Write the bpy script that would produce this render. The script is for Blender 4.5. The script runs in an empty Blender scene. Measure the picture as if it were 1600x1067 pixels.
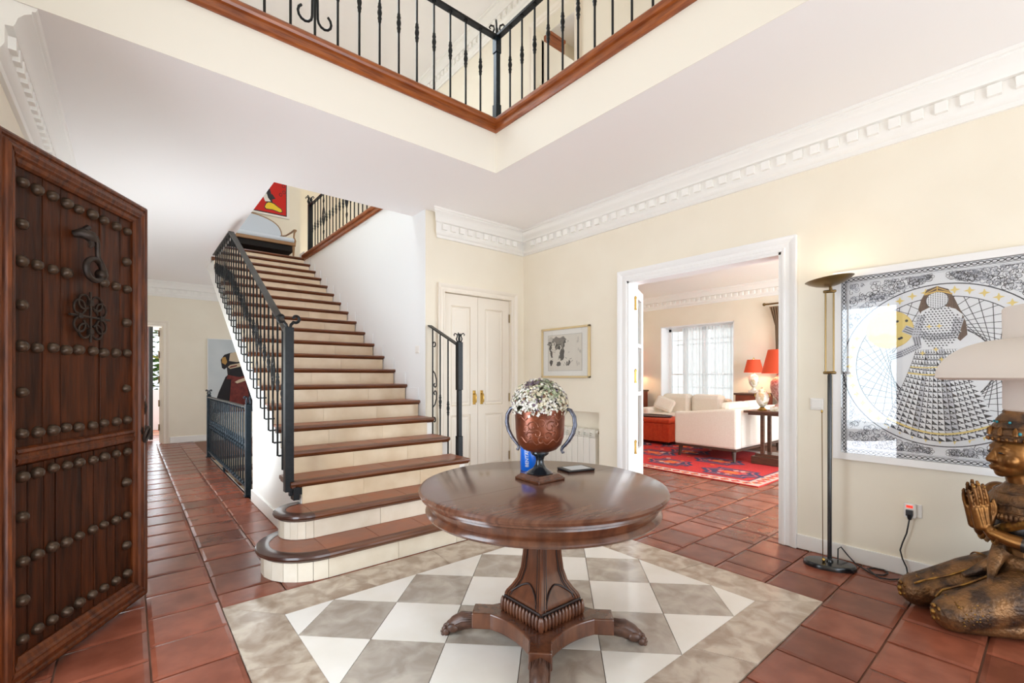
import bpy, bmesh, math, random
from math import sin, cos, pi, radians, sqrt, atan2
from mathutils import Vector, Matrix
random.seed(7)
S = bpy.context.scene
COL = S.collection

# ------------------------------------------------------------------ camera
YAW = 0.695831                      # heading: Y axis (depth of the hall) turned to the left of the view
cam_d = bpy.data.cameras.new('camera'); cam = bpy.data.objects.new('camera', cam_d); COL.objects.link(cam)
cam_d.sensor_width = 36.0; cam_d.lens = 36.0 * 715.85 / 1600.0
cam_d.shift_y = (588.15 - 533.5) / 1600.0
cam_d.clip_start = 0.05; cam_d.clip_end = 200
cam.location = (0, 0, 1.25); cam.rotation_euler = (pi / 2, 0, -YAW)
S.camera = cam

# ------------------------------------------------------------------ world, daylight, exposure
XLW = -0.50
W = bpy.data.worlds.new('world'); S.world = W; W.use_nodes = True
wn = W.node_tree.nodes; wl = W.node_tree.links
for n in list(wn): wn.remove(n)
wo = wn.new('ShaderNodeOutputWorld'); wb = wn.new('ShaderNodeBackground')
sky = wn.new('ShaderNodeTexSky'); sky.sky_type = 'HOSEK_WILKIE'; sky.turbidity = 3.2; sky.ground_albedo = 0.45
sky.sun_direction = Vector((0.25, -0.55, 0.8)).normalized()
mixn = wn.new('ShaderNodeMixRGB'); mixn.inputs[0].default_value = 0.8; mixn.inputs[2].default_value = (0.86, 0.92, 1.0, 1)
wl.new(sky.outputs[0], mixn.inputs[1]); wl.new(mixn.outputs[0], wb.inputs[0])
wb.inputs[1].default_value = 1.9
wl.new(wb.outputs[0], wo.inputs[0])

def area_light(name, loc, target, sx, sy, power, col=(1, 1, 1)):
    d = bpy.data.lights.new(name, 'AREA'); d.shape = 'RECTANGLE'; d.size = sx; d.size_y = sy; d.energy = power; d.color = col
    o = bpy.data.objects.new(name, d); COL.objects.link(o); o.location = loc
    o.rotation_euler = (Vector(target) - Vector(loc)).to_track_quat('-Z', 'Y').to_euler()
    return o
DAY = (0.84, 0.93, 1.0)
area_light('fill_front', (1.4, -2.4, 0.9), (1.4, 2.4, 3.6), 3.6, 1.7, 62, DAY)  # added fill light behind the camera, tilted up to brighten the ceiling
area_light('fill_overhead', (0.9, 1.0, 6.0), (0.9, 1.0, 0), 2.6, 3.2, 18, DAY)  # added fill light under the closed upper ceiling, no skylight modelled
area_light('fill_stairs', (1.5, 5.9, 6.0), (1.9, 6.4, 2.0), 1.6, 2.4, 100, DAY)  # added fill light above the stairs to whiten the stair wall
area_light('fill_hall', (XLW + .02, 6.4, 0.9), (1.4, 7.2, 2.0), 4.4, 1.2, 88, DAY)  # added fill light hidden by the open door; this wall has no windows
area_light('fill_living', (6.4, -0.8, 1.3), (6.2, 4, 2.2), 4.0, 2.2, 190, DAY)  # added fill light out of view at the living room side
area_light('daylight_entry_door', (-.80, 1.985, 1.16), (3.0, 2.3, 1.5), 1.12, 2.2, 50, (0.78, 0.9, 1.0))
area_light('fill_upstairs_room', (5.05, 3.7, 4.9), (3.9, 3.8, 4.6), 1.0, 1.2, 14, DAY)  # added fill light to brighten the room behind the upstairs doorway
area_light('daylight_porch', (0.1, 12.9, 1.5), (0.2, 8, 1.2), 1.3, 2.0, 60, DAY)
sund = bpy.data.lights.new('sun', 'SUN'); sund.energy = 4.0; sund.angle = radians(.6); sund.color = (1, .95, .86)
suno = bpy.data.objects.new('sun', sund); COL.objects.link(suno); suno.location = (-6, 3, 9)
suno.rotation_euler = Vector((.42, -.3, -.86)).to_track_quat('-Z', 'Y').to_euler()
S.view_settings.view_transform = 'Standard'; S.view_settings.look = 'None'
S.view_settings.exposure = 0.36; S.view_settings.gamma = 1.0; S.view_settings.use_curve_mapping = False
S.cycles.use_denoising = True
S.cycles.max_bounces = 10; S.cycles.diffuse_bounces = 7; S.cycles.glossy_bounces = 4; S.cycles.transmission_bounces = 6; S.cycles.transparent_max_bounces = 10
S.cycles.sample_clamp_indirect = 8.0; S.cycles.caustics_reflective = False; S.cycles.caustics_refractive = False

# ------------------------------------------------------------------ materials
def lin(h):
    if isinstance(h, str):
        h = h.lstrip('#'); c = [int(h[i:i + 2], 16) / 255 for i in (0, 2, 4)]
    else: c = [x / 255 for x in h]
    return tuple(x / 12.92 if x <= .04045 else ((x + .055) / 1.055) ** 2.4 for x in c) + (1,)
MATS = {}
def mat(name, col, rough=.5, metal=0., col2=None, scale=6., detail=4., vec=(1, 1, 1), mixc=1.0, bump=0., bscale=None, rand=0., coat=0., spec=.5,
        lo=.35, hi=.65, dist=0., emit=None, estr=0., sheen=0., rough2=None, voronoi=False):
    m = bpy.data.materials.new(name); m.use_nodes = True; nt = m.node_tree; N = nt.nodes; L = nt.links
    b = N['Principled BSDF']
    b.inputs['Roughness'].default_value = rough; b.inputs['Metallic'].default_value = metal
    b.inputs['Specular IOR Level'].default_value = spec
    if coat: b.inputs['Coat Weight'].default_value = coat; b.inputs['Coat Roughness'].default_value = .12
    if sheen: b.inputs['Sheen Weight'].default_value = sheen
    c1 = lin(col); out = None
    if col2 is not None or bump:
        tc = N.new('ShaderNodeTexCoord'); mp = N.new('ShaderNodeMapping'); mp.inputs['Scale'].default_value = vec
        L.new(tc.outputs['Object'], mp.inputs['Vector'])
        if rand:
            oi = N.new('ShaderNodeObjectInfo'); mm = N.new('ShaderNodeVectorMath'); mm.operation = 'SCALE'; mm.inputs[0].default_value = (37, 23, 11)
            L.new(oi.outputs['Random'], mm.inputs['Scale']); L.new(mm.outputs[0], mp.inputs['Location'])
        if voronoi:
            nz = N.new('ShaderNodeTexVoronoi'); nz.feature = 'DISTANCE_TO_EDGE'; nz.inputs['Scale'].default_value = scale; fac = nz.outputs['Distance']
        else:
            nz = N.new('ShaderNodeTexNoise'); nz.inputs['Scale'].default_value = scale; nz.inputs['Detail'].default_value = detail; nz.inputs['Distortion'].default_value = dist; fac = nz.outputs['Fac']
        L.new(mp.outputs[0], nz.inputs['Vector'])
        if col2 is not None:
            r = N.new('ShaderNodeValToRGB'); r.color_ramp.elements[0].position = lo; r.color_ramp.elements[1].position = hi
            r.color_ramp.elements[0].color = c1; r.color_ramp.elements[1].color = lin(col2); L.new(fac, r.inputs[0]); out = r.outputs[0]
            if rough2 is not None:
                mr = N.new('ShaderNodeMapRange'); mr.inputs['To Min'].default_value = rough; mr.inputs['To Max'].default_value = rough2
                mr.inputs['From Min'].default_value = lo; mr.inputs['From Max'].default_value = hi
                L.new(fac, mr.inputs['Value']); L.new(mr.outputs[0], b.inputs['Roughness'])
        if bump:
            bp = N.new('ShaderNodeBump'); bp.inputs['Strength'].default_value = bump; bp.inputs['Distance'].default_value = .01
            if bscale:
                n2 = N.new('ShaderNodeTexNoise'); n2.inputs['Scale'].default_value = bscale; n2.inputs['Detail'].default_value = 3
                L.new(mp.outputs[0], n2.inputs['Vector']); L.new(n2.outputs['Fac'], bp.inputs['Height'])
            else: L.new(fac, bp.inputs['Height'])
            L.new(bp.outputs[0], b.inputs['Normal'])
    if rand:
        oi2 = N.new('ShaderNodeObjectInfo'); hs = N.new('ShaderNodeHueSaturation')
        mr = N.new('ShaderNodeMapRange'); mr.inputs['To Min'].default_value = 1 - rand; mr.inputs['To Max'].default_value = 1 + rand
        L.new(oi2.outputs['Random'], mr.inputs['Value']); L.new(mr.outputs[0], hs.inputs['Value'])
        if out is not None: L.new(out, hs.inputs['Color'])
        else: hs.inputs['Color'].default_value = c1
        out = hs.outputs[0]
    if out is not None: L.new(out, b.inputs['Base Color'])
    else: b.inputs['Base Color'].default_value = c1
    if emit: b.inputs['Emission Color'].default_value = lin(emit); b.inputs['Emission Strength'].default_value = estr
    MATS[name] = m; return m

mat('wall_paint', (239, 231, 214), .7, col2=(236, 227, 209), scale=2.5)
mat('wall_stairwell', (240, 242, 243), .7)
mat('ceiling_paint', (244, 241, 239), .75)
mat('fascia_paint', (238, 233, 222), .7)
mat('plaster_white', (243, 241, 236), .55)
mat('white_gloss', (242, 241, 240), .35)
mat('door_cream', (238, 229, 215), .4)
mat('skirting', (240, 238, 234), .45)
mat('terracotta', (118, 63, 45), .27, col2=(138, 77, 57), scale=2.2, detail=4, rand=.26, bump=.06, bscale=8, spec=.45)
mat('terracotta_warm', (134, 76, 52), .33, col2=(158, 96, 68), scale=6, detail=5, rand=.08, bump=.15, bscale=14, rough2=.45)
mat('terracotta_pale', (196, 152, 122), .3, col2=(176, 128, 100), scale=5, rand=.1, bump=.15, bscale=12)
mat('grout', (128, 92, 74), .9)
mat('marble_grey', (162, 149, 136), .14, col2=(194, 183, 170), scale=8, detail=14, dist=.5, rand=.08, lo=.36, hi=.66, spec=.5)
mat('marble_border', (156, 136, 118), .16, col2=(196, 180, 162), scale=10, detail=14, dist=.5, rand=.07, lo=.36, hi=.62)
mat('marble_white', (236, 230, 222), .12, col2=(226, 218, 206), scale=3.5, detail=8, rand=.03, lo=.4, hi=.75)
mat('riser_stone', (228, 210, 182), .35, col2=(214, 192, 160), scale=5, detail=8, rand=.03)
mat('riser_stone_pale', (234, 224, 206), .35, col2=(222, 209, 188), scale=6, detail=8, rand=.05)
mat('tread_wood', (84, 44, 20), .3, col2=(114, 64, 32), scale=6, detail=5, vec=(.6, 9, 9), bump=.12, coat=.3)
mat('tread_wood_dark', (58, 32, 24), .3, col2=(74, 42, 30), scale=8, coat=.4)
mat('trim_wood', (124, 62, 28), .32, col2=(160, 88, 40), scale=7, detail=5, vec=(1, 1, 9), bump=.1, coat=.25)
mat('iron', (17, 19, 21), .4, metal=.45, col2=(27, 29, 31), scale=30)
mat('iron_blue', (22, 32, 40), .36, metal=.5, col2=(30, 42, 50), scale=25)
mat('iron_grey', (62, 62, 60), .5, metal=.4)
mat('old_door_wood', (38, 17, 7), .45, col2=(82, 40, 17), scale=5, detail=7, vec=(9, 9, .8), bump=.3, rand=.28, lo=.3, hi=.7, spec=.18)
mat('door_frame_wood', (66, 30, 12), .36, col2=(108, 55, 24), scale=6, detail=6, vec=(8, 8, 1), bump=.2, spec=.3)
mat('stud_bronze', (66, 52, 42), .34, metal=.6, col2=(92, 74, 58), scale=40)
mat('rust_iron', (40, 31, 26), .45, metal=.5, col2=(60, 47, 38), scale=40)
mat('table_wood', (86, 52, 38), .2, col2=(108, 70, 52), scale=7, detail=6, vec=(1, 9, 1), coat=.3, bump=.02)
mat('table_wood_dark', (78, 44, 30), .24, col2=(106, 64, 42), scale=5, detail=5, vec=(4, 4, 1), coat=.4)
mat('paw_wood', (96, 66, 52), .4, col2=(66, 42, 32), scale=30, bump=.3)
mat('groove_dark', (38, 20, 14), .5)
mat('brass', (196, 160, 88), .25, metal=1.)
mat('brass_dark', (128, 104, 66), .3, metal=.9)
mat('black_gloss', (22, 24, 28), .22, coat=.4)
mat('black_plastic', (24, 25, 28), .4)
mat('white_plastic', (236, 233, 228), .35)
mat('copper_urn', (92, 44, 26), .32, metal=.5, col2=(134, 70, 42), scale=9, detail=6, coat=.2)
mat('copper_relief', (122, 70, 50), .34, metal=.5, col2=(146, 92, 70), scale=30)
mat('pewter', (120, 122, 134), .34, metal=.75, col2=(84, 86, 98), scale=45, bump=.3)
mat('urn_black', (30, 36, 42), .18, metal=.3, coat=.5)
mat('blue_metal', (16, 104, 214), .28, coat=.4)
mat('screen_grey', (196, 202, 208), .3)
mat('petal_white', (232, 228, 220), .8); mat('petal_cream', (214, 204, 178), .8); mat('petal_green', (158, 166, 136), .8)
mat('petal_mauve', (118, 100, 116), .8); mat('petal_brown', (120, 88, 64), .8); mat('leaf_dark', (66, 68, 48), .8)
mat('gold_frame', (216, 194, 150), .35, metal=.4)
mat('paper', (238, 236, 230), .8); mat('ink', (58, 54, 50), .8); mat('ink_mid', (120, 114, 106), .8); mat('ink_pale', (196, 190, 180), .8); mat('paper_print', (222, 216, 204), .8)
mat('pic_white', (232, 234, 238), .6); mat('pic_ink', (44, 48, 60), .6); mat('pic_grey', (150, 154, 166), .6); mat('pic_lightgrey', (196, 198, 206), .6); mat('pic_yellow', (232, 208, 128), .6)
mat('pic_hair', (112, 88, 76), .7, col2=(84, 64, 56), scale=9, vec=(1, 30, 2)); mat('pic_gold', (222, 184, 96), .5)
mat('frame_white', (236, 234, 232), .4)
mat('bronze', (132, 94, 58), .4, metal=.6, col2=(66, 50, 40), scale=11, detail=8, bump=.6, bscale=70, lo=.4, hi=.6)
mat('bronze_gold', (142, 96, 48), .34, metal=.8, col2=(78, 52, 34), scale=8, detail=6, lo=.38, hi=.66, bump=.1, bscale=30)
mat('bronze_gilt', (168, 124, 58), .36, metal=.8, col2=(92, 62, 38), scale=26, bump=.4)
mat('bronze_dark', (40, 44, 52), .3, metal=.7, col2=(74, 66, 60), scale=10)
mat('turquoise', (40, 128, 140), .3)
mat('lamp_plaster', (212, 202, 194), .7)
mat('sofa_fabric', (238, 231, 220), .85, col2=(232, 224, 211), scale=60, sheen=.2)
mat('sofa_leg', (74, 52, 42), .4)
mat('ottoman_red', (204, 74, 34), .75, col2=(190, 62, 28), scale=20)
mat('rug_red', (190, 32, 34), .95, col2=(206, 52, 50), scale=40); mat('rug_navy', (52, 46, 76), .95, col2=(72, 66, 100), scale=50); mat('rug_cream', (216, 178, 166), .95); mat('rug_orange', (220, 120, 50), .95); mat('rug_rose', (206, 96, 96), .95, col2=(196, 74, 76), scale=60)
mat('lamp_red', (196, 72, 40), .8, emit=(214, 74, 36), estr=.25)
mat('porcelain', (232, 226, 214), .25, col2=(196, 178, 140), scale=18, lo=.5, hi=.62)
mat('porcelain_pink', (206, 170, 158), .3, col2=(150, 84, 76), scale=40)
mat('dark_wood', (72, 46, 34), .35, col2=(92, 60, 44), scale=8, vec=(1, 1, 6))
mat('red_wood', (132, 60, 36), .35, col2=(110, 48, 30), scale=6)
mat('curtain_tan', (150, 124, 96), .8)
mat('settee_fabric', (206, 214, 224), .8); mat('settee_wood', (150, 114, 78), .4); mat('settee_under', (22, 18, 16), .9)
mat('paint_red', (200, 26, 14), .7); mat('paint_yellow', (236, 200, 40), .6); mat('paint_black', (34, 30, 38), .6); mat('paint_white', (236, 232, 226), .6)
mat('dress_black', (26, 22, 26), .7); mat('dress_red', (122, 48, 40), .7, col2=(96, 34, 30), scale=20); mat('dress_lace', (206, 186, 158), .7); mat('dress_gold', (176, 134, 70), .7); mat('poster_bg', (186, 194, 198), .6, col2=(206, 212, 214), scale=1.2)
mat('radiator_white', (232, 228, 218), .4); mat('radiator_dark', (120, 116, 104), .6)
mat('hedge', (54, 92, 36), .8, col2=(110, 140, 60), scale=14); mat('hedge_warm', (150, 150, 70), .8)
mat('terrace', (176, 110, 86), .7); mat('outside_wall', (236, 236, 236), .7)
mat('leaf_brown_door', (112, 62, 58), .4)
mat('red_led', (220, 30, 20), .4, emit=(255, 40, 20), estr=1.5)
mat('bulb', (255, 236, 200), .5, emit=(255, 214, 150), estr=6)
def glass_mat(name, tint=(1, 1, 1), rough=.02, reflect=.12):
    m = bpy.data.materials.new(name); m.use_nodes = True; nt = m.node_tree; N = nt.nodes; L = nt.links
    for n in list(N): N.remove(n)
    o = N.new('ShaderNodeOutputMaterial'); t = N.new('ShaderNodeBsdfTransparent'); g = N.new('ShaderNodeBsdfGlossy'); mx = N.new('ShaderNodeMixShader')
    lw = N.new('ShaderNodeLayerWeight'); lw.inputs[0].default_value = .5
    pw = N.new('ShaderNodeMath'); pw.operation = 'POWER'; pw.inputs[1].default_value = 4.0; L.new(lw.outputs['Facing'], pw.inputs[0])
    ad = N.new('ShaderNodeMath'); ad.operation = 'MULTIPLY_ADD'; ad.inputs[1].default_value = .8; ad.inputs[2].default_value = reflect; ad.use_clamp = True
    L.new(pw.outputs[0], ad.inputs[0]); L.new(ad.outputs[0], mx.inputs[0])
    t.inputs[0].default_value = tint + (1,); g.inputs['Roughness'].default_value = rough
    L.new(t.outputs[0], mx.inputs[1]); L.new(g.outputs[0], mx.inputs[2]); L.new(mx.outputs[0], o.inputs[0]); MATS[name] = m
glass_mat('glass', (.96, .98, .98)); glass_mat('picture_glass', (1, 1, 1), .01, .05)
def sheer_mat(name):
    m = bpy.data.materials.new(name); m.use_nodes = True; nt = m.node_tree; N = nt.nodes; L = nt.links
    for n in list(N): N.remove(n)
    o = N.new('ShaderNodeOutputMaterial'); t = N.new('ShaderNodeBsdfTransparent'); g = N.new('ShaderNodeBsdfTranslucent'); d = N.new('ShaderNodeBsdfDiffuse'); a = N.new('ShaderNodeMixShader'); mx = N.new('ShaderNodeMixShader')
    g.inputs[0].default_value = (.93, .95, .95, 1); d.inputs[0].default_value = (.93, .95, .95, 1); a.inputs[0].default_value = .35; mx.inputs[0].default_value = .75
    L.new(g.outputs[0], a.inputs[1]); L.new(d.outputs[0], a.inputs[2]); L.new(t.outputs[0], mx.inputs[1]); L.new(a.outputs[0], mx.inputs[2]); L.new(mx.outputs[0], o.inputs[0]); MATS[name] = m
sheer_mat('sheer')

# ------------------------------------------------------------------ mesh helpers
class MB:
    def __init__(s): s.v = []; s.f = []; s.m = []
    def add(s, vs, fs, mi=0):
        o = len(s.v); s.v += [tuple(p) for p in vs]; s.f += [tuple(i + o for i in f) for f in fs]; s.m += [mi] * len(fs); return s
    def box(s, x0, x1, y0, y1, z0, z1, mi=0):
        return s.add([(x0, y0, z0), (x1, y0, z0), (x1, y1, z0), (x0, y1, z0), (x0, y0, z1), (x1, y0, z1), (x1, y1, z1), (x0, y1, z1)],
                     [(0, 3, 2, 1), (4, 5, 6, 7), (0, 1, 5, 4), (1, 2, 6, 5), (2, 3, 7, 6), (3, 0, 4, 7)], mi)
    def poly(s, pts, mi=0): return s.add(pts, [tuple(range(len(pts)))], mi)
    def prism(s, poly, axis, lo, hi, mi=0):
        n = len(poly)
        def P(a, b, h): return {'x': (h, a, b), 'y': (a, h, b), 'z': (a, b, h)}[axis]
        vs = [P(a, b, lo) for a, b in poly] + [P(a, b, hi) for a, b in poly]
        fs = [tuple(range(n))[::-1], tuple(range(n, 2 * n))] + [(i, (i + 1) % n, n + (i + 1) % n, n + i) for i in range(n)]
        return s.add(vs, fs, mi)
    def rings(s, rings, mi=0, closed=True, cap=True, loop=False):
        n = len(rings[0]); k = len(rings); vs = [p for r in rings for p in r]; fs = []
        for j in range(k if loop else k - 1):
            for i in range(n if closed else n - 1):
                a = j * n + i; b = j * n + (i + 1) % n; j2 = (j + 1) % k
                fs.append((a, b, j2 * n + (i + 1) % n, j2 * n + i))
        if cap and closed and not loop: fs += [tuple(range(n))[::-1], tuple(range((k - 1) * n, k * n))]
        return s.add(vs, fs, mi)
    def lathe(s, prof, n=24, c=(0, 0, 0), mi=0, sx=1., sy=1., cap=True):
        return s.rings([[(c[0] + r * sx * cos(2 * pi * i / n), c[1] + r * sy * sin(2 * pi * i / n), c[2] + z) for i in range(n)] for r, z in prof], mi, True, cap)
    def tube(s, pts, r, n=6, mi=0, flat=1.0, loop=False, cap=True):
        pts = [Vector(p) for p in pts]; k = len(pts); rs = r if isinstance(r, (list, tuple)) else [r] * k
        up = None; rg = []
        for i, p in enumerate(pts):
            if loop: t = pts[(i + 1) % k] - pts[i - 1]
            else: t = pts[min(i + 1, k - 1)] - pts[max(i - 1, 0)]
            if t.length < 1e-9: t = Vector((0, 0, 1))
            t.normalize()
            if up is None:
                up = Vector((0, 0, 1)) if abs(t.z) < .9 else Vector((1, 0, 0))
            x = up.cross(t)
            if x.length < 1e-6: x = Vector((1, 0, 0)).cross(t)
            x.normalize(); y = t.cross(x); up = y.copy()
            up = y
            rg.append([tuple(p + (x * cos(2 * pi * j / n) * flat + y * sin(2 * pi * j / n)) * rs[i]) for j in range(n)])
            up = t.cross(x) if True else up
            up = y
        return s.rings(rg, mi, True, cap, loop)
    def bar(s, a, b, w, h, mi=0):
        """rectangular bar from a to b, w across (horizontal), h high"""
        a = Vector(a); b = Vector(b); t = (b - a).normalized()
        x = Vector((0, 0, 1)).cross(t)
        x = x.normalized() if x.length > 1e-6 else Vector((1, 0, 0))
        y = t.cross(x).normalized(); rg = []
        for p in (a, b): rg.append([tuple(p + x * (i * w / 2) + y * (j * h / 2)) for i, j in ((-1, -1), (1, -1), (1, 1), (-1, 1))])
        return s.rings(rg, mi)
    def ell(s, c, r, n=12, k=8, mi=0, M=None):
        if not isinstance(r, (tuple, list)): r = (r, r, r)
        vs = []; fs = []
        for j in range(1, k):
            th = pi * j / k
            for i in range(n): ph = 2 * pi * i / n; vs.append(Vector((r[0] * sin(th) * cos(ph), r[1] * sin(th) * sin(ph), r[2] * cos(th))))
        vs += [Vector((0, 0, r[2])), Vector((0, 0, -r[2]))]; top = len(vs) - 2; bot = top + 1
        for j in range(k - 2):
            for i in range(n): a = j * n + i; b = j * n + (i + 1) % n; fs.append((a, a + n, b + n, b))
        for i in range(n):
            fs.append((top, i, (i + 1) % n)); fs.append((bot, (k - 2) * n + (i + 1) % n, (k - 2) * n + i))
        if M is not None: vs = [M @ p for p in vs]
        return s.add([p + Vector(c) for p in vs], fs, mi)
    def mesh(s, name, mats, smooth=None):
        me = bpy.data.meshes.new(name); me.from_pydata(s.v, [], s.f)
        for m in (mats if isinstance(mats, (list, tuple)) else [mats]): me.materials.append(MATS[m])
        if any(s.m): me.polygons.foreach_set('material_index', s.m)
        bm = bmesh.new(); bm.from_mesh(me); bmesh.ops.recalc_face_normals(bm, faces=bm.faces); bm.to_mesh(me); bm.free()
        if smooth: me.shade_smooth(); me.set_sharp_from_angle(angle=radians(smooth))
        me.update(); return me
    def build(s, name, mats, parent=None, smooth=None, bevel=0, loc=None, **props):
        return put(name, s.mesh(name, mats, smooth), parent, loc, bevel, **props)
WORLD_ROOTS = set()      # things whose parts are written in room coordinates
def put(name, me, parent=None, loc=None, bevel=0, rotz=None, **props):
    o = bpy.data.objects.new(name, me); COL.objects.link(o)
    if parent is not None:
        o.parent = parent
        if parent.name in WORLD_ROOTS: o.matrix_parent_inverse = Matrix.Translation(-Vector(parent.location))
    if loc is not None: o.location = loc
    if rotz is not None: o.rotation_euler = (0, 0, rotz)
    if bevel:
        md = o.modifiers.new('bevel', 'BEVEL'); md.width = bevel; md.segments = 2; md.limit_method = 'ANGLE'; md.angle_limit = radians(40)
    for k, v in props.items(): o[k] = v
    return o
def thing(name, label, cat, loc=(0, 0, 0), rotz=0., group=None):
    o = bpy.data.objects.new(name, None); COL.objects.link(o); o.location = loc; o.rotation_euler = (0, 0, rotz); o.empty_display_size = .1
    o['label'] = label; o['category'] = cat
    if group: o['group'] = group
    return o
def wthing(*a, **k):
    o = thing(*a, **k); WORLD_ROOTS.add(o.name); return o
def struct(o, label=None):
    o['kind'] = 'structure'
    if label: o['label'] = label
    return o
def sempty(name, label, loc=(0, 0, 0), rotz=0.):
    o = bpy.data.objects.new(name, None); COL.objects.link(o); o.location = loc; o.rotation_euler = (0, 0, rotz); return struct(o, label)
def BX(name, m, a, parent=None, bevel=0, **p): return MB().box(*a).build(name, m, parent, bevel=bevel, **p)
def spiral(c, r0, r1, a0, a1, plane='xz', n=14):
    out = []
    for i in range(n + 1):
        t = i / n; r = r0 + (r1 - r0) * t; a = a0 + (a1 - a0) * t
        u, w = r * cos(a), r * sin(a)
        out.append({'xz': (c[0] + u, c[1], c[2] + w), 'yz': (c[0], c[1] + u, c[2] + w), 'xy': (c[0] + u, c[1] + w, c[2])}[plane])
    return out
# ================================================================== the setting
XR, XW, YC, XL, ZC, ZU = 3.747, 2.38, 4.264, -0.50, 3.0, 3.34    # right wall, stair wall, closet wall, left wall, ceiling, upper floor
YH, XF, ZT = 10.66, 9.05, 6.05                                    # hall end wall, living room window wall, upper ceiling
XS = 0.95                                                         # open side of the stairs
# ---- floor bed (mortar) with the tiles and marble slabs laid on it
m = MB()
m.box(-.75, 3.95, -2.6, 5.25, -.15, -.012)
m.box(-.75, XS + .02, 5.25, YH + 2.6, -.15, -.012); m.box(XW, 3.95, 5.25, YH + .2, -.15, -.012); m.box(XS + .02, XW, 8.45, YH + .2, -.15, -.012)
m.box(3.95, 9.3, -1.0, 7.6, -.15, -.012)
floor = struct(m.build('floor', 'grout'), 'terracotta tiled floor with an inlaid marble panel')
TILE_ME = []
for k in range(5):
    mm = MB(); n = 3; g = [[0.0] * (n + 1) for _ in range(n + 1)]
    def tz(i, j): return -.004 * (1 if i in (0, n) or j in (0, n) else 0) + random.uniform(-.0012, .0012)
    zz = [[tz(i, j) for j in range(n + 1)] for i in range(n + 1)]
    pos = [-.5, -.44, .44, .5]
    vs = [(pos[i], pos[j], zz[i][j]) for i in range(4) for j in range(4)]
    fs = [(i * 4 + j, (i + 1) * 4 + j, (i + 1) * 4 + j + 1, i * 4 + j + 1) for i in range(3) for j in range(3)]
    e = [0, 4, 8, 12, 13, 14, 15, 11, 7, 3, 2, 1]
    b0 = len(vs); vs += [(vs[i][0], vs[i][1], -.03) for i in e]
    fs += [(e[i], e[(i + 1) % 12], b0 + (i + 1) % 12, b0 + i) for i in range(12)]
    mm.add(vs, fs); TILE_ME.append(mm.mesh('tile', 'terracotta'))
def tile(x0, x1, y0, y1, me=None, gap=.008, z=0.):
    if x1 - x0 < .05 or y1 - y0 < .05: return
    o = put('tile', me or random.choice(TILE_ME), floor, ((x0 + x1) / 2, (y0 + y1) / 2, z + random.uniform(-.0015, .0012)))
    o.scale = (x1 - x0 - gap, y1 - y0 - gap, 1.)
TP = .311
pale = [mm.copy() for mm in TILE_ME]
# hall: columns run along the corridor
for ci, cx in enumerate((XL, -.245, .07, .385, .705)):
    x1 = (-.245, .07, .385, .705, XS + .0)[ci]
    y = 2.905 if cx > .2 else -.10
    y -= (ci % 2) * .12
    while y < YH + .05:
        y0 = max(y, 2.905 if cx >= .38 else -.6); y1 = min(y + TP, YH + .1)
        hidden = y1 < 1.9 or (cx < -.3 and y0 < 2.2)
        if y1 > y0 and not hidden: tile(cx, x1, y0, y1)
        y += TP
# beyond the hall door: pale floor
for ix in range(3):
    for iy in range(4): tile(-.3 + ix * .42, -.3 + ix * .42 + .42, YH + .12 + iy * .42, YH + .54 + iy * .42, z=-.002)
# in front of the stair foot: strip between marble panel and first step
for i in range(7):
    x0 = .705 + i * TP; tile(x0, x0 + TP, 2.905, 3.2)
# between stair, closet and living door: rows along X
def row_tiles(xa, xb, ya, yb, off):
    x = xa - off
    while x < xb - .02:
        a = max(x, xa); b = min(x + TP, xb)
        if b - a > .05: tile(a, b, ya, yb)
        x += TP
ry = [.22 + TP * k for k in range(-2, 14)]
for k, y in enumerate(ry):
    y1 = min(y + TP, YC)
    if y >= YC: break
    if y + TP <= .86: row_tiles(1.2 if y > .2 else 2.2, XR, y, .845 if y1 > .8 else y1, (k % 2) * .155)
    else: row_tiles(2.958, XR + .1, max(y, .845), y1, (k % 2) * .155)
    if -.3 < y < 4.2:
        row_tiles(XR + .1, 6.35, y, y1, (k % 2) * .155 + .05)
for y in (2.905, 3.216, 3.527, 3.838): row_tiles(2.45, 2.958, y, y + TP if y < 3.8 else YC, .1)
# marble panel
MBX0, MBX1, MBY0, MBY1 = .385, 2.953, .845, 2.900
ix0, ix1, iy0, iy1 = .626, 2.674, 1.09, 2.611
def slab(poly, mname):
    o = MB().prism(poly, 'z', -.02, .0005).build('marble_slab', mname, floor); return o
def inset(poly, d=.0018):
    cx = sum(p[0] for p in poly) / len(poly); cy = sum(p[1] for p in poly) / len(poly)
    return [(cx + (x - cx) * (1 - d / max(.05, abs(x - cx) + abs(y - cy)) * 1.4), cy + (y - cy) * (1 - d / max(.05, abs(x - cx) + abs(y - cy)) * 1.4)) for x, y in poly]
def frame_side(a0, a1, b0, b1, horizontal, cuts):
    pass
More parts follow.
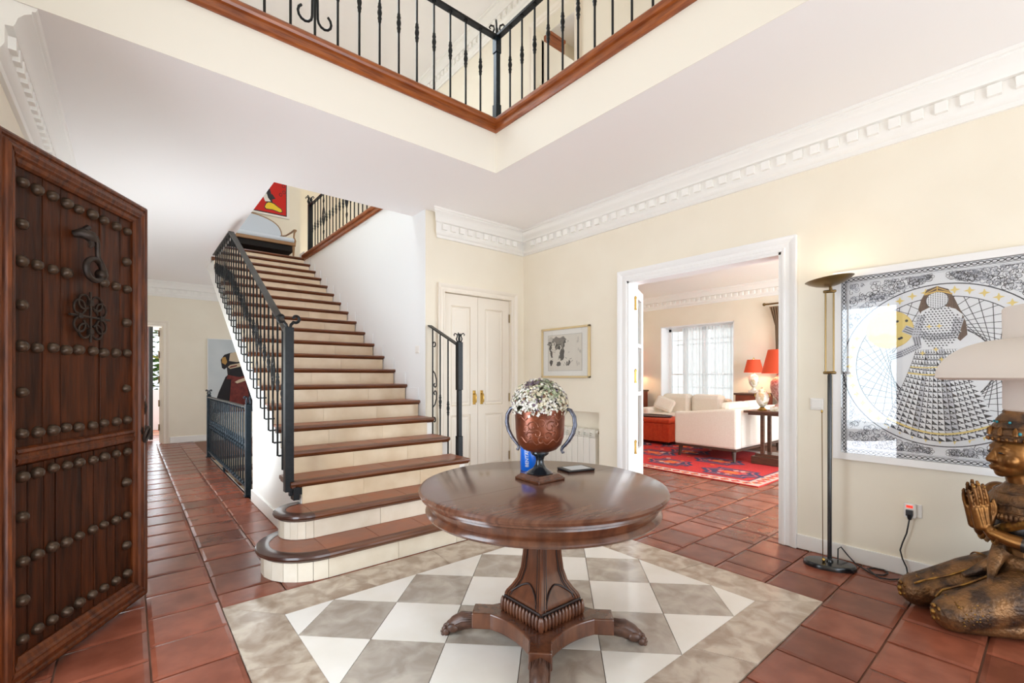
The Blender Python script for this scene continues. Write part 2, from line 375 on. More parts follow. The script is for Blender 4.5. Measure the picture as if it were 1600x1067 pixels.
# border: four mitred sides, each cut into slabs
def border(p_out0, p_out1, p_in0, p_in1, n):
    for i in range(n):
        t0, t1 = i / n, (i + 1) / n
        L = lambda a, b, t: (a[0] + (b[0] - a[0]) * t, a[1] + (b[1] - a[1]) * t)
        slab(inset([L(p_out0, p_out1, t0), L(p_out0, p_out1, t1), L(p_in0, p_in1, t1), L(p_in0, p_in1, t0)]), 'marble_border')
border((MBX0, MBY1), (MBX1, MBY1), (ix0, iy1), (ix1, iy1), 4); border((MBX1, MBY1), (MBX1, MBY0), (ix1, iy1), (ix1, iy0), 3)
border((MBX1, MBY0), (MBX0, MBY0), (ix1, iy0), (ix0, iy0), 3); border((MBX0, MBY0), (MBX0, MBY1), (ix0, iy0), (ix0, iy1), 3)
u8 = (ix1 - ix0) / 8; u6 = (iy1 - iy0) / 6
for i in range(0, 9):
    for j in range(0, 7):
        if (i + j) % 2: continue
        cx, cy = ix0 + i * u8, iy1 - j * u6
        pts = [(cx - u8, cy), (cx, cy - u6), (cx + u8, cy), (cx, cy + u6)]
        if i == 0: pts = [p for p in pts if p[0] >= cx - 1e-6]
        if i == 8: pts = [p for p in pts if p[0] <= cx + 1e-6]
        if j == 0: pts = [p for p in pts if p[1] <= cy + 1e-6]
        if j == 6: pts = [p for p in pts if p[1] >= cy - 1e-6]
        if len(pts) == 2: pts = [(cx, cy)] + pts
        a = sum(pts[q][0] * pts[(q + 1) % len(pts)][1] - pts[(q + 1) % len(pts)][0] * pts[q][1] for q in range(len(pts)))
        if a < 0: pts = pts[::-1]
        slab(inset(pts), 'marble_grey' if i % 2 else 'marble_white')

# ---- walls
m = MB()
DY0, DY1, DZ = 1.335, 2.717, 2.18
m.box(XR, 3.87, -2.6, DY0, -.1, ZC); m.box(XR, 3.87, DY0, DY1, DZ, ZC); m.box(XR, 3.87, DY1, 3.075, -.1, ZC)
m.box(XR, 3.87, 3.075, 4.0, .872, ZC); m.box(3.85, 3.87, 3.075, 4.0, -.1, .872); m.box(XR, 3.87, 4.0, YC + .15, -.1, ZC)
struct(m.build('wall_right', 'wall_paint'), 'cream wall with the doorway to the living room')
m = MB(); CX0, CX1, CZ = 2.607, 3.541, 2.165
m.box(XW, CX0, YC, YC + .14, -.1, ZC); m.box(CX1, XR, YC, YC + .14, -.1, ZC); m.box(CX0, CX1, YC, YC + .14, CZ, ZC); m.box(CX0, CX1, YC + .1, YC + .14, -.1, CZ)
struct(m.build('wall_back', 'wall_paint'), 'cream wall with the closet doors')
m = MB(); m.box(XW, XW + .12, YC + .14, 8.6, -2.2, ZU - .05); m.box(XW - .004, XW, YC + .001, 8.6, -2.2, ZU - .05)
struct(m.build('wall_stair', 'wall_stairwell'), 'white plastered wall beside the stairs')
m = MB(); EY0, EY1, EZ = 1.41, 2.56, 2.32
m.box(XL - .25, XL, -2.6, EY0, -.1, ZT); m.box(XL - .25, XL, EY1, YH + .2, -.1, ZT); m.box(XL - .25, XL, EY0, EY1, EZ, ZT)
struct(m.build('wall_left', 'wall_paint'), 'cream wall with the entrance doorway')
m = MB(); HX0, HX1, HZ = -.36, .465, 2.18
m.box(XL, HX0, YH, YH + .2, -.1, ZC); m.box(HX0, HX1, YH, YH + .2, HZ, ZC); m.box(HX1, 3.95, YH, YH + .2, -2.2, ZC)
struct(m.build('wall_hall', 'wall_paint'), 'cream wall at the end of the hall')
# porch room beyond the hall door
m = MB(); m.box(-1.2, -1.1, YH + .2, YH + 2.6, -.1, 2.7); m.box(1.3, 1.4, YH + .2, YH + 2.6, -.1, 2.7)
m.box(-1.2, -.45, YH + 2.4, YH + 2.5, -.1, 2.7); m.box(.9, 1.4, YH + 2.4, YH + 2.5, -.1, 2.7); m.box(-.45, .9, YH + 2.4, YH + 2.5, 2.3, 2.7); m.box(-1.2, 1.4, YH + .2, YH + 2.5, 2.6, 2.7)
struct(m.build('wall_porch', 'plaster_white'), 'white walls of the porch beyond the hall door')
# living room shell
m = MB(); WY0, WY1, WZ0, WZ1 = 4.08, 5.69, .42, 2.34
m.box(XF, XF + .42, -1.0, WY0, -.1, ZC); m.box(XF, XF + .42, WY1, 7.6, -.1, ZC); m.box(XF, XF + .42, WY0, WY1, -.1, WZ0); m.box(XF, XF + .42, WY0, WY1, WZ1, ZC)
struct(m.build('wall_living', 'wall_paint'), 'cream living room wall with the curtained window')
m = MB(); m.box(3.87, XF + .4, 7.5, 7.6, -.1, ZC); m.box(3.87, 4.4, -1.1, -1.0, -.1, ZC); m.box(8.4, XF + .4, -1.1, -1.0, -.1, ZC); m.box(4.4, 8.4, -1.1, -1.0, 2.6, ZC)
m.box(3.87, 3.9, YC, 7.6, -.1, ZC)
struct(m.build('wall_living_side', 'wall_paint'), 'cream side walls of the living room')
# ---- ceilings and upper floor slabs
OX, OY = 2.426, 3.12          # corner of the opening to the gallery
m = MB()
m.box(OX, 3.95, -2.6, OY, ZC, ZU); m.box(XL, 3.95, OY, YC, ZC, ZU); m.box(XL, XW, YC, 4.54, ZC, ZU); m.box(XL, 1.0, 4.54, YH + .2, ZC, ZU)
m.box(XW + .12, 3.95, YC, YH + .2, ZC, ZU); m.box(1.0, XW + .12, 8.56, YH + .2, ZC, ZU - .05); m.box(XW - .0, XW + .12, YC, 4.54, ZC, ZU)
struct(m.build('ceiling', 'ceiling_paint'), 'white ceiling around the gallery opening')
m = MB(); m.box(OX - .004, OX, -2.6, OY - .004, ZC + .0, ZU); m.box(XL, OX, OY - .004, OY, ZC + .0, ZU)
struct(m.build('trim_1', 'fascia_paint'), 'painted edge of the gallery opening')
struct(BX('ceiling_living', 'plaster_white', (3.87, XF + .4, -1.1, 7.6, ZC, ZC + .15)), 'white living room ceiling')
# ---- upper storey
m = MB()
UY0, UY1, UZ = 3.40, 4.06, 5.42
m.box(XR, 3.9, -2.6, UY0, ZU, ZT); m.box(XR, 3.9, UY1, YH + .2, ZU, ZT); m.box(XR, 3.9, UY0, UY1, UZ, ZT)
m.box(3.9, 5.2, UY1 + .5, UY1 + .6, ZU, ZT); m.box(3.9, 5.2, UY0 - 1.2, UY0 - 1.1, ZU, ZT); m.box(5.1, 5.2, UY0 - 1.2, UY1 + .6, ZU, ZT)
struct(m.build('wall_upper', 'wall_paint'), 'cream wall of the upper gallery')
m = MB(); m.box(XL, 2.62, 9.72, 9.85, ZU - .1, ZT); m.box(2.62, XR, YH, YH + .2, ZU, ZT)
struct(m.build('wall_landing', 'wall_paint'), 'cream wall at the top of the stairs')
m = MB(); m.box(XL - .25, .0, -2.6, YH + .2, ZT, ZT + .15); m.box(0, 5.2, -2.6, YH + .2, ZT, ZT + .15)
struct(m.build('ceiling_upper', 'ceiling_paint'), 'white ceiling of the upper gallery')
struct(BX('wall_light_block', 'wall_paint', (XL - .25, 5.2, -2.75, -2.6, 3.0, ZT)), 'unseen upper wall added behind the camera to block light')  # unseen wall added to keep front light off the gallery edge
# ---- wooden edge mouldings of the upper floor
WP = [(0, 0), (.018, 0), (.03, .012), (.03, .03), (.022, .036), (.022, .06), (.036, .066), (.044, .08), (.044, .1), (.036, .112), (0, .112)]
def mould(name, p0, p1, nrm, z0, prof, mname, m0=0., m1=0., label=None, parent=None, smooth=None):
    p0 = Vector(p0); p1 = Vector(p1); t = (p1 - p0).normalized(); nrm = Vector(nrm)
    mm = MB(); rg = []
    for base, k in ((p0, m0), (p1, -m1)):
        rg.append([tuple(base + nrm * p + t * (k * p)) + (z0 + z,) for p, z in prof])
    mm.rings(rg)
    o = mm.build(name, mname, parent, smooth=smooth)
    return struct(o, label) if parent is None else o
t2 = sempty('trim_2', 'varnished wooden moulding around the gallery opening')
mould('moulding', (XL, OY), (OX, OY), (0, -1), ZU + .0, WP, 'trim_wood', 0, 1, parent=t2)
mould('moulding', (OX, OY), (OX, -2.4), (-1, 0), ZU + .0, WP, 'trim_wood', 1, 0, parent=t2)
struct(MB().box(OX - .005, OX + .2, -2.4, OY + .2, ZU + .0, ZU + .105).box(XL, OX, OY - .005, OY + .2, ZU, ZU + .105).build('trim_3', 'trim_wood'), 'wooden kerb under the gallery railing')
t4 = sempty('trim_4', 'varnished wooden moulding on top of the stair wall')
mould('moulding', (XW, 8.62), (XW, 4.54), (-1, 0), ZU - .05, WP, 'trim_wood', parent=t4)
MB().box(XW - .003, XW + .14, 4.54, 8.62, ZU - .05, ZU + .058).build('moulding', 'trim_wood', t4)
# ---- cornices with dentils
CP = [(0, -.27), (.022, -.27), (.028, -.255), (.028, -.245), (.045, -.235), (.055, -.215), (.058, -.205), (.058, -.125), (.085, -.12), (.092, -.105), (.1, -.075), (.12, -.05), (.145, -.035), (.145, -.022), (.158, -.018), (.165, 0), (0, 0)]
DENT = MB().box(-.5, .5, 0, .03, -.195, -.135).mesh('dentil', 'plaster_white')
def cornice(name, p0, p1, nrm, z, label, m0=0., m1=0., d0=None, d1=None, pitch=.108):
    root = sempty(name, label)
    mould('crown', p0, p1, nrm, z - .0005, CP, 'plaster_white', m0, m1, parent=root, smooth=50)
    p0 = Vector(p0); p1 = Vector(p1); L = (p1 - p0).length; t = (p1 - p0) / L; nv = Vector(nrm)
    d = (.1 if d0 is None else d0)
    while d < (L - .1 if d1 is None else d1):
        c = p0 + t * d + nv * .05
        o = put('dentil', DENT, root, (c.x, c.y, z)); o.scale = (pitch * .52, 1.2, 1)
        o.rotation_euler = (0, 0, atan2(nv.y, nv.x) - pi / 2)
        d += pitch
cornice('trim_5', (XR, YC), (XR, -.6), (-1, 0), ZC, 'white dentil cornice along the wall with the living room doorway', 1, 0, .25)
cornice('trim_6', (2.52, YC), (XR, YC), (0, -1), ZC, 'white dentil cornice above the closet doors', -.8, 1, .05, 1.1)
cornice('trim_7', (XL, OY + .004), (XL, YH), (1, 0), ZC, 'white dentil cornice above the studded entrance door', 0, 1, .1, 2.7)
cornice('trim_8', (XL, YH), (2.3, YH), (0, -1), ZC, 'white dentil cornice at the end of the hall', 1, 0, .5, 1.9)
cornice('trim_9', (XF, 7.5), (XF, 2.2), (-1, 0), ZC, 'white dentil cornice above the living room window', 0, 0, 1.0, 4.5)
cornice('trim_10', (XR, 9.5), (XR, 2.9), (-1, 0), ZT, 'white dentil cornice of the upper gallery', 0, 0, 1.5, 6.2)
# ---- baseboards
def skirt(name, a, label): return struct(BX(name, 'skirting', a, bevel=.004), label)
skirt('baseboard_right', (XR - .016, XR, -.6, 1.232, .002, .105), 'white baseboard under the large picture')
skirt('baseboard_doorway', (XR - .016, XR, 2.824, 3.075, .002, .105), 'white baseboard between doorway and radiator')
skirt('baseboard_hall', (.58, XS + 1.4, YH - .016, YH, .002, .12), 'white baseboard at the end of the hall')
skirt('baseboard_stair', (XS - .016, XS, 3.62, 5.2, .002, .12), 'white baseboard along the side of the stairs')
skirt('baseboard_living', (XF - .016, XF, 2.2, 7.4, .002, .105), 'white baseboard under the living room window')
# ---- doorway trims (architraves)
AP = [(0, 0), (0, .02), (.012, .024), (.022, .024), (.028, .016), (.055, .016), (.062, .022), (.08, .03), (.095, .034), (.103, .034), (.103, 0)]
def architrave(name, axis, wall, n, a0, a1, zt, label, mname='white_gloss', w=1.0, zb=.002):
    """axis 'y': opening from a0 to a1 along Y in the plane X=wall; n = outward sign"""
    root = sempty(name, label)
    def P(a, out, z): return (wall + n * out, a, z) if axis == 'y' else (a, wall + n * out, z)
    for side in (0, 1):
        a = a0 if side == 0 else a1; s = -1 if side == 0 else 1
        rg = [[P(a + s * q * w, h, zz + (q * w if zz == zt else 0)) for q, h in AP] for zz in (zb, zt)]
        MB().rings(rg).build('jamb_moulding', mname, root)
    rg = [[P(a + s * q * w, h, zt + q * w) for q, h in AP] for a, s in ((a0, -1), (a1, 1))]
    MB().rings(rg).build('head_moulding', mname, root)
    return root
architrave('trim_11', 'y', XR, -1, DY0, DY1, DZ, 'white moulded surround of the living room doorway')
m = MB(); m.box(XR - .012, 3.885, DY0 - .001, DY0 + .02, 0, DZ); m.box(XR - .012, 3.885, DY1 - .02, DY1 + .001, 0, DZ); m.box(XR - .012, 3.885, DY0, DY1, DZ - .02, DZ + .001)
struct(m.build('trim_12', 'white_gloss'), 'white lining of the living room doorway')
architrave('trim_13', 'x', YC, -1, CX0, CX1, CZ, 'cream surround of the closet doors', 'door_cream', .85)
architrave('trim_14', 'x', YH, -1, HX0, HX1 + .01, HZ, 'cream surround of the hall doorway', 'door_cream', .95)
architrave('trim_15', 'y', XR, -1, UY0, UY1, UZ, 'cream surround of the upstairs doorway', 'door_cream', .8, ZU)
# ---- closet double door
cm = (CX0 + CX1) / 2
def closet_leaf(name, x0, x1, hs, label):
    r = sempty(name, label, (x0, YC + .03, 0))
    w = x1 - x0
    MB().box(0, w, .012, .04, .004, CZ - .006).build('leaf', 'door_cream', r)
    def panel(z0, z1):
        a, b = .1, w - .1
        for q in ((0, .1, z0 - .1 if z0 < .3 else z0 - .09, z1 + .1),): pass
        mm = MB()
        prof = [(0, .012), (.012, .002), (.02, .010), (.028, .010), (.05, .004), (.06, .004)]
        rg = []
        for q, h in prof: rg.append([(a + q, h, z0 + q), (b - q, h, z0 + q), (b - q, h, z1 - q), (a + q, h, z1 - q)])
        mm.rings(rg, 0, True, False); k = len(prof) - 1
        q = prof[-1][0]; mm.poly([(a + q, .004, z0 + q), (b - q, .004, z0 + q), (b - q, .004, z1 - q), (a + q, .004, z1 - q)])
        mm.build('panel', 'door_cream', r)
    MB().box(0, .1, 0, .013, .004, CZ - .006).box(w - .1, w, 0, .013, .004, CZ - .006).box(.1, w - .1, 0, .013, .004, .2).box(.1, w - .1, 0, .013, .82, .92).box(.1, w - .1, 0, .013, CZ - .13, CZ - .006).build('frame', 'door_cream', r)
    panel(.2, .82); panel(.92, CZ - .13)
    hx = w - .05 if hs > 0 else .05
    h = MB().box(hx - .02, hx + .02, -.005, 0, .93, 1.09).build('handle_plate', 'brass', r, bevel=.008)
    MB().tube([(hx, -.004, 1.05), (hx, -.035, 1.05), (hx, -.04, 1.03), (hx, -.04, .97), (hx, -.035, .955)], .008, 8).build('handle', 'brass', h, smooth=40)
    for z in (.3, 1.0, 1.95):
        x = .0 if hs > 0 else w
        MB().lathe([(.009, -.05), (.009, .05)], 8, (x, -.006, z)).build('hinge', 'brass_dark', r)
closet_leaf('door_2', CX0 + .003, cm - .002, 1, 'cream panelled closet door nearer the stairs')
closet_leaf('door_3', cm + .002, CX1 - .003, -1, 'cream panelled closet door nearer the room corner')
# ---- glazed leaf of the living room doorway, folded open
vx, vy = (4.33 - 3.83), (2.965 - 2.725); ang = atan2(vy, vx); r = sempty('door_4', 'white glazed door leaf folded open in the living room doorway', (3.83, 2.72, 0), ang)
Lw = .55
m = MB(); m.box(0, .09, -.02, .02, .01, 2.15); m.box(Lw - .09, Lw, -.02, .02, .01, 2.15)
for z0, z1 in ((.01, .5), (1.05, 1.09), (1.55, 1.59), (2.05, 2.15)): m.box(.09, Lw - .09, -.02, .02, z0, z1)
m.build('frame', 'white_gloss', r, bevel=.004)
for z0, z1 in ((.5, 1.05), (1.09, 1.55), (1.59, 2.05)): MB().box(.09, Lw - .09, -.003, .003, z0, z1).build('pane', 'glass', r)
for z in (.55, 1.25, 1.97):
    h = MB().box(-.012, .03, -.028, -.018, z - .06, z + .06).build('hinge', 'brass', r); MB().lathe([(.009, -.065), (.013, -.062), (.013, -.05), (.009, -.048), (.009, .048), (.013, .05), (.013, .062), (.004, .075)], 8, (-.006, -.03, z)).build('pin', 'brass', h)
# ---- hall doorway: brown leaf swung open beyond, greenery outside
r = sempty('door_5', 'dark red brown door leaf standing open beyond the hall doorway', (.315, YH + .75, 0), pi / 2 + .5)
MB().box(0, .82, -.02, .02, .03, 2.32).build('leaf', 'leaf_brown_door', r, bevel=.004)
MB().box(-.03, .0, -.03, .03, .01, 2.36).box(.82, .87, -.03, .03, .01, 2.36).box(-.03, .87, -.03, .03, 2.32, 2.37).build('frame', 'black_plastic', r)
r = sempty('door_6', 'cream hall door folded against the jamb with brass hinges', (HX1 - .02, YH + .12, 0), 1.35)
MB().box(0, .75, -.02, .02, .01, 2.16).build('leaf', 'door_cream', r, bevel=.004)
for z in (.3, .75, 1.2, 1.65, 2.05): MB().lathe([(.012, -.06), (.012, .06)], 8, (-.012, .02, z)).build('hinge', 'brass_dark', r)
# exterior seen through openings
struct(BX('ground_terrace', 'terrace', (-9, -.75, -6, 9, -.3, -.06)), 'terracotta terrace outside the entrance')
struct(BX('ground_garden', 'terrace', (-4, 5, YH + 2.5, 20, -.3, -.06)), 'paving outside the porch')
struct(MB().box(-5.2, -5.0, -4, 8, -.1, .75).build('wall_garden', 'outside_wall'), 'low white garden wall outside the entrance')
struct(MB().box(-2, 4, 14.2, 14.4, -.1, .92).build('wall_porch_garden', 'outside_wall'), 'low white garden wall outside the porch')
def hedge(name, label, x0, x1, y0, y1, z0, z1, n, sz, seed):
    rr = random.Random(seed); mm = MB()
    for i in range(n):
        c = Vector((rr.uniform(x0, x1), rr.uniform(y0, y1), rr.uniform(z0, z1))); a = rr.uniform(0, 6.3); b = rr.uniform(-1, 1); s = sz * rr.uniform(.6, 1.3)
        M = Matrix.Rotation(a, 3, 'Z') @ Matrix.Rotation(b, 3, 'X')
        mm.add([c + M @ Vector(p) for p in ((-s, 0, 0), (0, -s * .5, .1 * s), (s, 0, 0), (0, s * .5, .1 * s))], [(0, 1, 2, 3)], i % 4 == 0 and 1 or 0)
    o = mm.build(name, ['hedge', 'hedge_warm']); o['kind'] = 'stuff'; o['label'] = label; o['category'] = 'hedge'
hedge('hedge_foliage', 'green and yellow foliage outside the porch door', -1.5, 3.0, 15, 16.5, -.06, 3.2, 3200, .13, 3)
hedge('garden_foliage', 'green foliage beyond the terrace outside the entrance', -8, -6, -3, 9, -.06, 2.2, 3000, .2, 4)
# upstairs room: open door leaf and wooden beam
r = sempty('door_7', 'cream door leaf open into the upstairs room', (3.86, UY1 + .02, ZU), 0.0)
MB().box(0, .66, -.02, .02, .0, 2.02).build('leaf', 'door_cream', r, bevel=.004)
for z in (.4, 1.4): MB().lathe([(.01, -.05), (.01, .05)], 8, (-.02, -.02, z)).build('hinge', 'brass', r)
t = wthing('wardrobe', 'brown wooden wardrobe behind the open upstairs door', 'wardrobe', (4.15, 4.35, ZU))
MB().box(3.91, 4.39, 4.18, 4.55, ZU + .002, 5.62).build('body', 'trim_wood', t, bevel=.004); MB().box(3.905, 4.40, 4.165, 4.555, 5.62, 5.66).build('cornice', 'trim_wood', t, bevel=.004)
# ---- living room window
r = sempty('window_1', 'tall living room window in a deep white reveal')
m = MB(); m.box(XF + .001, XF + .41, WY0 - .001, WY0 + .02, WZ0, WZ1).box(XF + .001, XF + .41, WY1 - .02, WY1 + .001, WZ0, WZ1).box(XF + .001, XF + .41, WY0, WY1, WZ1 - .02, WZ1).box(XF + .001, XF + .41, WY0, WY1, WZ0, WZ0 + .03); m.build('reveal', 'white_gloss', r)
fx0, fx1 = XF + .3, XF + .36
m = MB(); m.box(fx0, fx1, WY0 + .02, WY0 + .09, WZ0, WZ1).box(fx0, fx1, WY1 - .09, WY1 - .02, WZ0, WZ1).box(fx0, fx1, WY0, WY1, WZ1 - .1, WZ1 - .02).box(fx0, fx1, WY0, WY1, WZ0 + .03, WZ0 + .12)
for y in (4.84, 5.28): m.box(fx0, fx1, y - .05, y + .05, WZ0, WZ1)
m.build('window_frame', 'white_gloss', r, bevel=.004)
for y0, y1 in ((WY0 + .09, 4.79), (4.89, 5.23), (5.33, WY1 - .09)):
    MB().box(fx0 + .02, fx0 + .03, y0, y1, WZ0 + .12, WZ1 - .1).build('pane', 'glass', r)
    MB().box(fx0 + .012, fx0 + .036, y0, y1, 1.28, 1.31).build('glazing_bar', 'white_gloss', r)
# window bars outside
m = MB()
for k in range(9): m.box(XF + .48, XF + .495, WY0 + .1 + k * .17, WY0 + .115 + k * .17, WZ0, WZ1)
for z in (1.0, 1.95, 2.05): m.box(XF + .47, XF + .5, WY0, WY1, z, z + .02)
m.build('security_grille', 'white_gloss', r)
struct(BX('wall_neighbour', 'outside_wall', (12.5, 12.7, 2, 9, -.1, 3.4)), 'pale wall across the lane outside the window')
# niche lining colour is the wall itself; window sheer is a thing
t = thing('sheer_curtain', 'white sheer curtain over the living room window', 'curtain', (XF + .16, 4.65, WZ0 + .03))
for y0, y1 in ((-.55, -.02), (.02, .6)):
    mm = MB(); n = 44; rg = []
    for z in (0, WZ1 - WZ0 - .08): rg.append([(.014 * sin(i * 1.25), y0 + (y1 - y0) * i / n, z) for i in range(n + 1)])
    mm.rings(rg, 0, False, False); mm.build('curtain_panel', 'sheer', t, smooth=80)
MB().tube([(0, -.6, WZ1 - WZ0 - .07), (0, 1.0, WZ1 - WZ0 - .07)], .008, 8).build('curtain_wire', 'white_gloss', t)
# ================================================================== main staircase
RISE, GO, Y1 = 1 / 6.0, .2965, 2.88
def zn(n): return RISE * n
def yn(n): return Y1 + GO * (n - 1)
def nose(y): return RISE * (1 + (y - Y1) / GO)
st = wthing('staircase', 'wide staircase with wooden nosings, terracotta treads and pale stone risers', 'staircase', (1.66, 2.9, 0))
# white body with stepped top and raking soffit
top = []
for n in range(3, 21):
    top += [(yn(n) + .035, zn(n - 1) - .0), (yn(n) + .035, zn(n) - .05)]
prof = [(yn(3) + .035, 0.0)] + top[1:] + [(9.0, zn(20) - .05), (9.0, zn(20) - .3), (yn(20), nose(yn(20)) - .46), (5.2, nose(5.2) - .46), (5.2, 0.0)]
MB().prism(prof, 'x', XS, XW - .02).build('body', 'plaster_white', st)
NP = [(.0, -.048), (.012, -.048), (.0, -.038)]
def nosing_profile():  # (depth back from the front edge, z)
    return [(.08, -.048), (.03, -.048), (.02, -.034), (.006, -.03), (0, -.018), (.003, -.006), (.012, 0), (.08, 0)]
PR = nosing_profile()
for n in range(3, 21):
    y, z = yn(n), zn(n); xa = XS - (.075 if n == 3 else .03) if n < 20 else XS + .05; xb = 2.375 if n <= 5 else XW - .006
    if n == 3: xb = 2.40
    mm = MB()
    rg = [[(x, y + d, z + h) for d, h in PR] for x in (xa, xb)]
    mm.rings(rg)
    tr = mm.build('tread', 'tread_wood', st, smooth=35)
    y2 = yn(n + 1) + .04 if n < 20 else 9.7
    if n <= 8:
        k = 4; w = (xb - xa - .03) / k
        for i in range(k): MB().box(xa + .03 + i * w + .002, xa + .03 + (i + 1) * w - .002, y + .08, y2, z - .03, z + .0005).build('tile', 'terracotta_warm', tr)
    else: MB().box(xa + .03, xb, y + .08, y2, z - .03, z).build('tile', 'terracotta_warm', tr)
    # side return of the nosing on the open side
    if n == 3: MB().rings([[(xa + d, yy, z + h) for d, h in [(q[0] * .4, q[1]) for q in PR]] for yy in (y + .012, yn(n + 1) + .05)]).build('return_nosing', 'tread_wood', tr, smooth=35)
    xr = 2.30 if n <= 5 else XW - .02
    w3 = (xr - XS - .004) / 3; j3 = (n * .37) % .3
    for i, (a3, b3) in enumerate(((0, .8 + j3), (.8 + j3, 1.9 + j3), (1.9 + j3, 3))): MB().box(XS + .004 + a3 * w3 + .0008, XS + .004 + b3 * w3 - .0008, y + .022, y + .036, zn(n - 1), z - .045).build('riser', 'riser_stone', st)
    if n >= 6: MB().box(XW - .011, XW - .0055, y + .04, y + GO + .03, z - .02, z + .13).build('skirting_tile', 'wall_stairwell', st)
# the two lowest steps with round ends
def bull(n, r, y, xr_c):
    z = zn(n); cx = XS + .0; N = 18
    def path(off):
        pts = []
        for i in range(N + 1):
            a = -pi / 2 - pi * i / N          # from the front, round the left end, to the back
            pts.append((cx + (r - off) * cos(a), y + r + (r - off) * sin(a)))
        pr = []
        for i in range(N + 1):
            a = pi / 2 - pi * i / N
            pr.append((xr_c + (r - off) * cos(a), y + r + (r - off) * sin(a)))
        return pr + pts                        # closed outline, starting at the right end's back
    k = len(path(0))
    rings = [[(p[0], p[1], z + h) for p in path(d)] for d, h in PR[1:]]
    mm = MB()
    # sweep: the ring index is the profile point
    nn = len(rings[0]); vs = [p for rr in rings for p in rr]; fs = []; mi = []
    for j in range(len(rings) - 1):
        for i in range(nn):
            i2 = (i + 1) % nn; px = (rings[j][i][0] + rings[j][i2][0]) / 2
            fs.append((j * nn + i, j * nn + i2, (j + 1) * nn + i2, (j + 1) * nn + i)); mi.append(1 if px < cx + .02 or px > xr_c - .02 else 0)
    mm.add(vs, fs); mm.m = mi
    tr = mm.build('tread', ['tread_wood', 'tread_wood_dark'], st, smooth=40)
    # terracotta tops: two round ends and straight tiles between
    def half(c, sgn):
        return [(c + sgn * (r - .082) * cos(a), y + r + (r - .082) * sin(a)) for a in [-pi / 2 + pi * i / 16 for i in range(17)]]
    MB().prism(half(cx, -1), 'z', z - .03, z - .0015).build('tile', 'terracotta_warm', tr); MB().prism(half(xr_c, 1), 'z', z - .03, z - .0015).build('tile', 'terracotta_warm', tr)
    kk = 4; w = (xr_c - cx) / kk
    for i in range(kk): MB().box(cx + i * w + .002, cx + (i + 1) * w - .002, y + .082, y + 2 * r - .02, z - .03, z - .001).build('tile', 'terracotta_warm', tr)
    # wall-stone riser: straight slabs and narrow staves round the ends
    ro = r - .035; ri = ro - .02; NS = 11
    for c, sg in ((cx, -1), (xr_c, 1)):
        for i in range(NS):
            a0 = -pi / 2 + pi * i / NS + .004; a1 = -pi / 2 + pi * (i + 1) / NS - .004
            MB().prism([(c + sg * ro * cos(a0), y + r + ro * sin(a0)), (c + sg * ro * cos(a1), y + r + ro * sin(a1)), (c + sg * ri * cos(a1), y + r + ri * sin(a1)), (c + sg * ri * cos(a0), y + r + ri * sin(a0))], 'z', zn(n - 1) + .001, z - .04).build('riser_stave', 'riser_stone_pale', st)
    w = (xr_c - cx) / 3
    for i in range(3): MB().box(cx + i * w + .0015, cx + (i + 1) * w - .0015, y + .035, y + .055, zn(n - 1) + .001, z - .04).build('riser', 'riser_stone_pale', st)
    MB().prism([(p[0], p[1]) for p in path(.06)], 'z', zn(n - 1) + .001, z - .035).build('core', 'riser_stone_pale', st)
bull(1, .345, 2.88, 2.36); bull(2, .21, 3.177, 2.36)
# ---- staircase down to the basement, under the main flight
sd = wthing('basement_staircase', 'narrow staircase descending behind the hall guard rail', 'staircase', (1.66, 7.5, -1.0))
for k in range(1, 9):
    y = 8.42 - .28 * k; z = -RISE * k
    MB().box(XS + .03, XW - .006, y, y + .30, z - .05, z).build('tread', 'tread_wood', sd)
    MB().box(XS + .03, XW - .006, y + .28, y + .30, z, z + RISE - .045).build('riser', 'riser_stone', sd)
MB().box(XS + .03, XW - .006, 8.42, 8.47, -.05, .0).build('tread', 'tread_wood', sd)
struct(MB().box(XS + .005, XS + .025, 5.25, 8.47, -2.2, -.012).box(XS, XW, 5.2, 5.22, -2.2, 0).box(XS, XW, 5.2, 8.47, -2.3, -2.2).build('wall_basement', 'plaster_white'), 'white walls of the basement stair well')

# ================================================================== wrought iron
def bal_mesh(name, h, knuck, r=.0075, mname='iron', hook=0., feet=True):
    mm = MB()
    mm.lathe([(r, 0), (r, h)], 7)
    for kz in knuck: mm.lathe([(r, -.075), (r * 1.5, -.062), (r * 1.3, -.055), (r * 1.9, -.04), (r * 1.3, -.028), (r * 1.6, -.02), (r * 2.1, 0), (r * 1.6, .02), (r * 1.3, .028), (r * 1.9, .04), (r * 1.3, .055), (r * 1.5, .062), (r, .075)], 8, (0, 0, kz))
    if feet:
        for zz, s in ((0, 1), (h, -1)): mm.lathe([(r * 2, zz), (r * 2, zz + s * .012), (r * 1.4, zz + s * .02), (r, zz + s * .03)], 8)
    if hook: mm.tube([(0, 0, .03), (0, 0, .008), (.008, 0, 0), (hook, 0, 0)], r, 7)
    return mm.mesh(name, mname, 40)
def finial_mesh(s=1., mname='iron'):
    mm = MB()
    for a in range(4):
        M = Matrix.Rotation(a * pi / 2 + .78, 3, 'Z')
        pts = [(0.0, 0, 0), (.02, 0, .012), (.028, 0, .035), (.018, 0, .06), (.022, 0, .08), (.042, 0, .088), (.052, 0, .075), (.044, 0, .064)]
        mm.tube([M @ Vector(p) * s for p in pts], [.007 * s, .007 * s, .0065 * s, .006 * s, .006 * s, .006 * s, .005 * s, .004 * s], 6)
    mm.tube([(0, 0, 0), (0, 0, .085 * s)], [.007 * s, .003 * s], 6)
    return mm.mesh('finial', mname, 50)
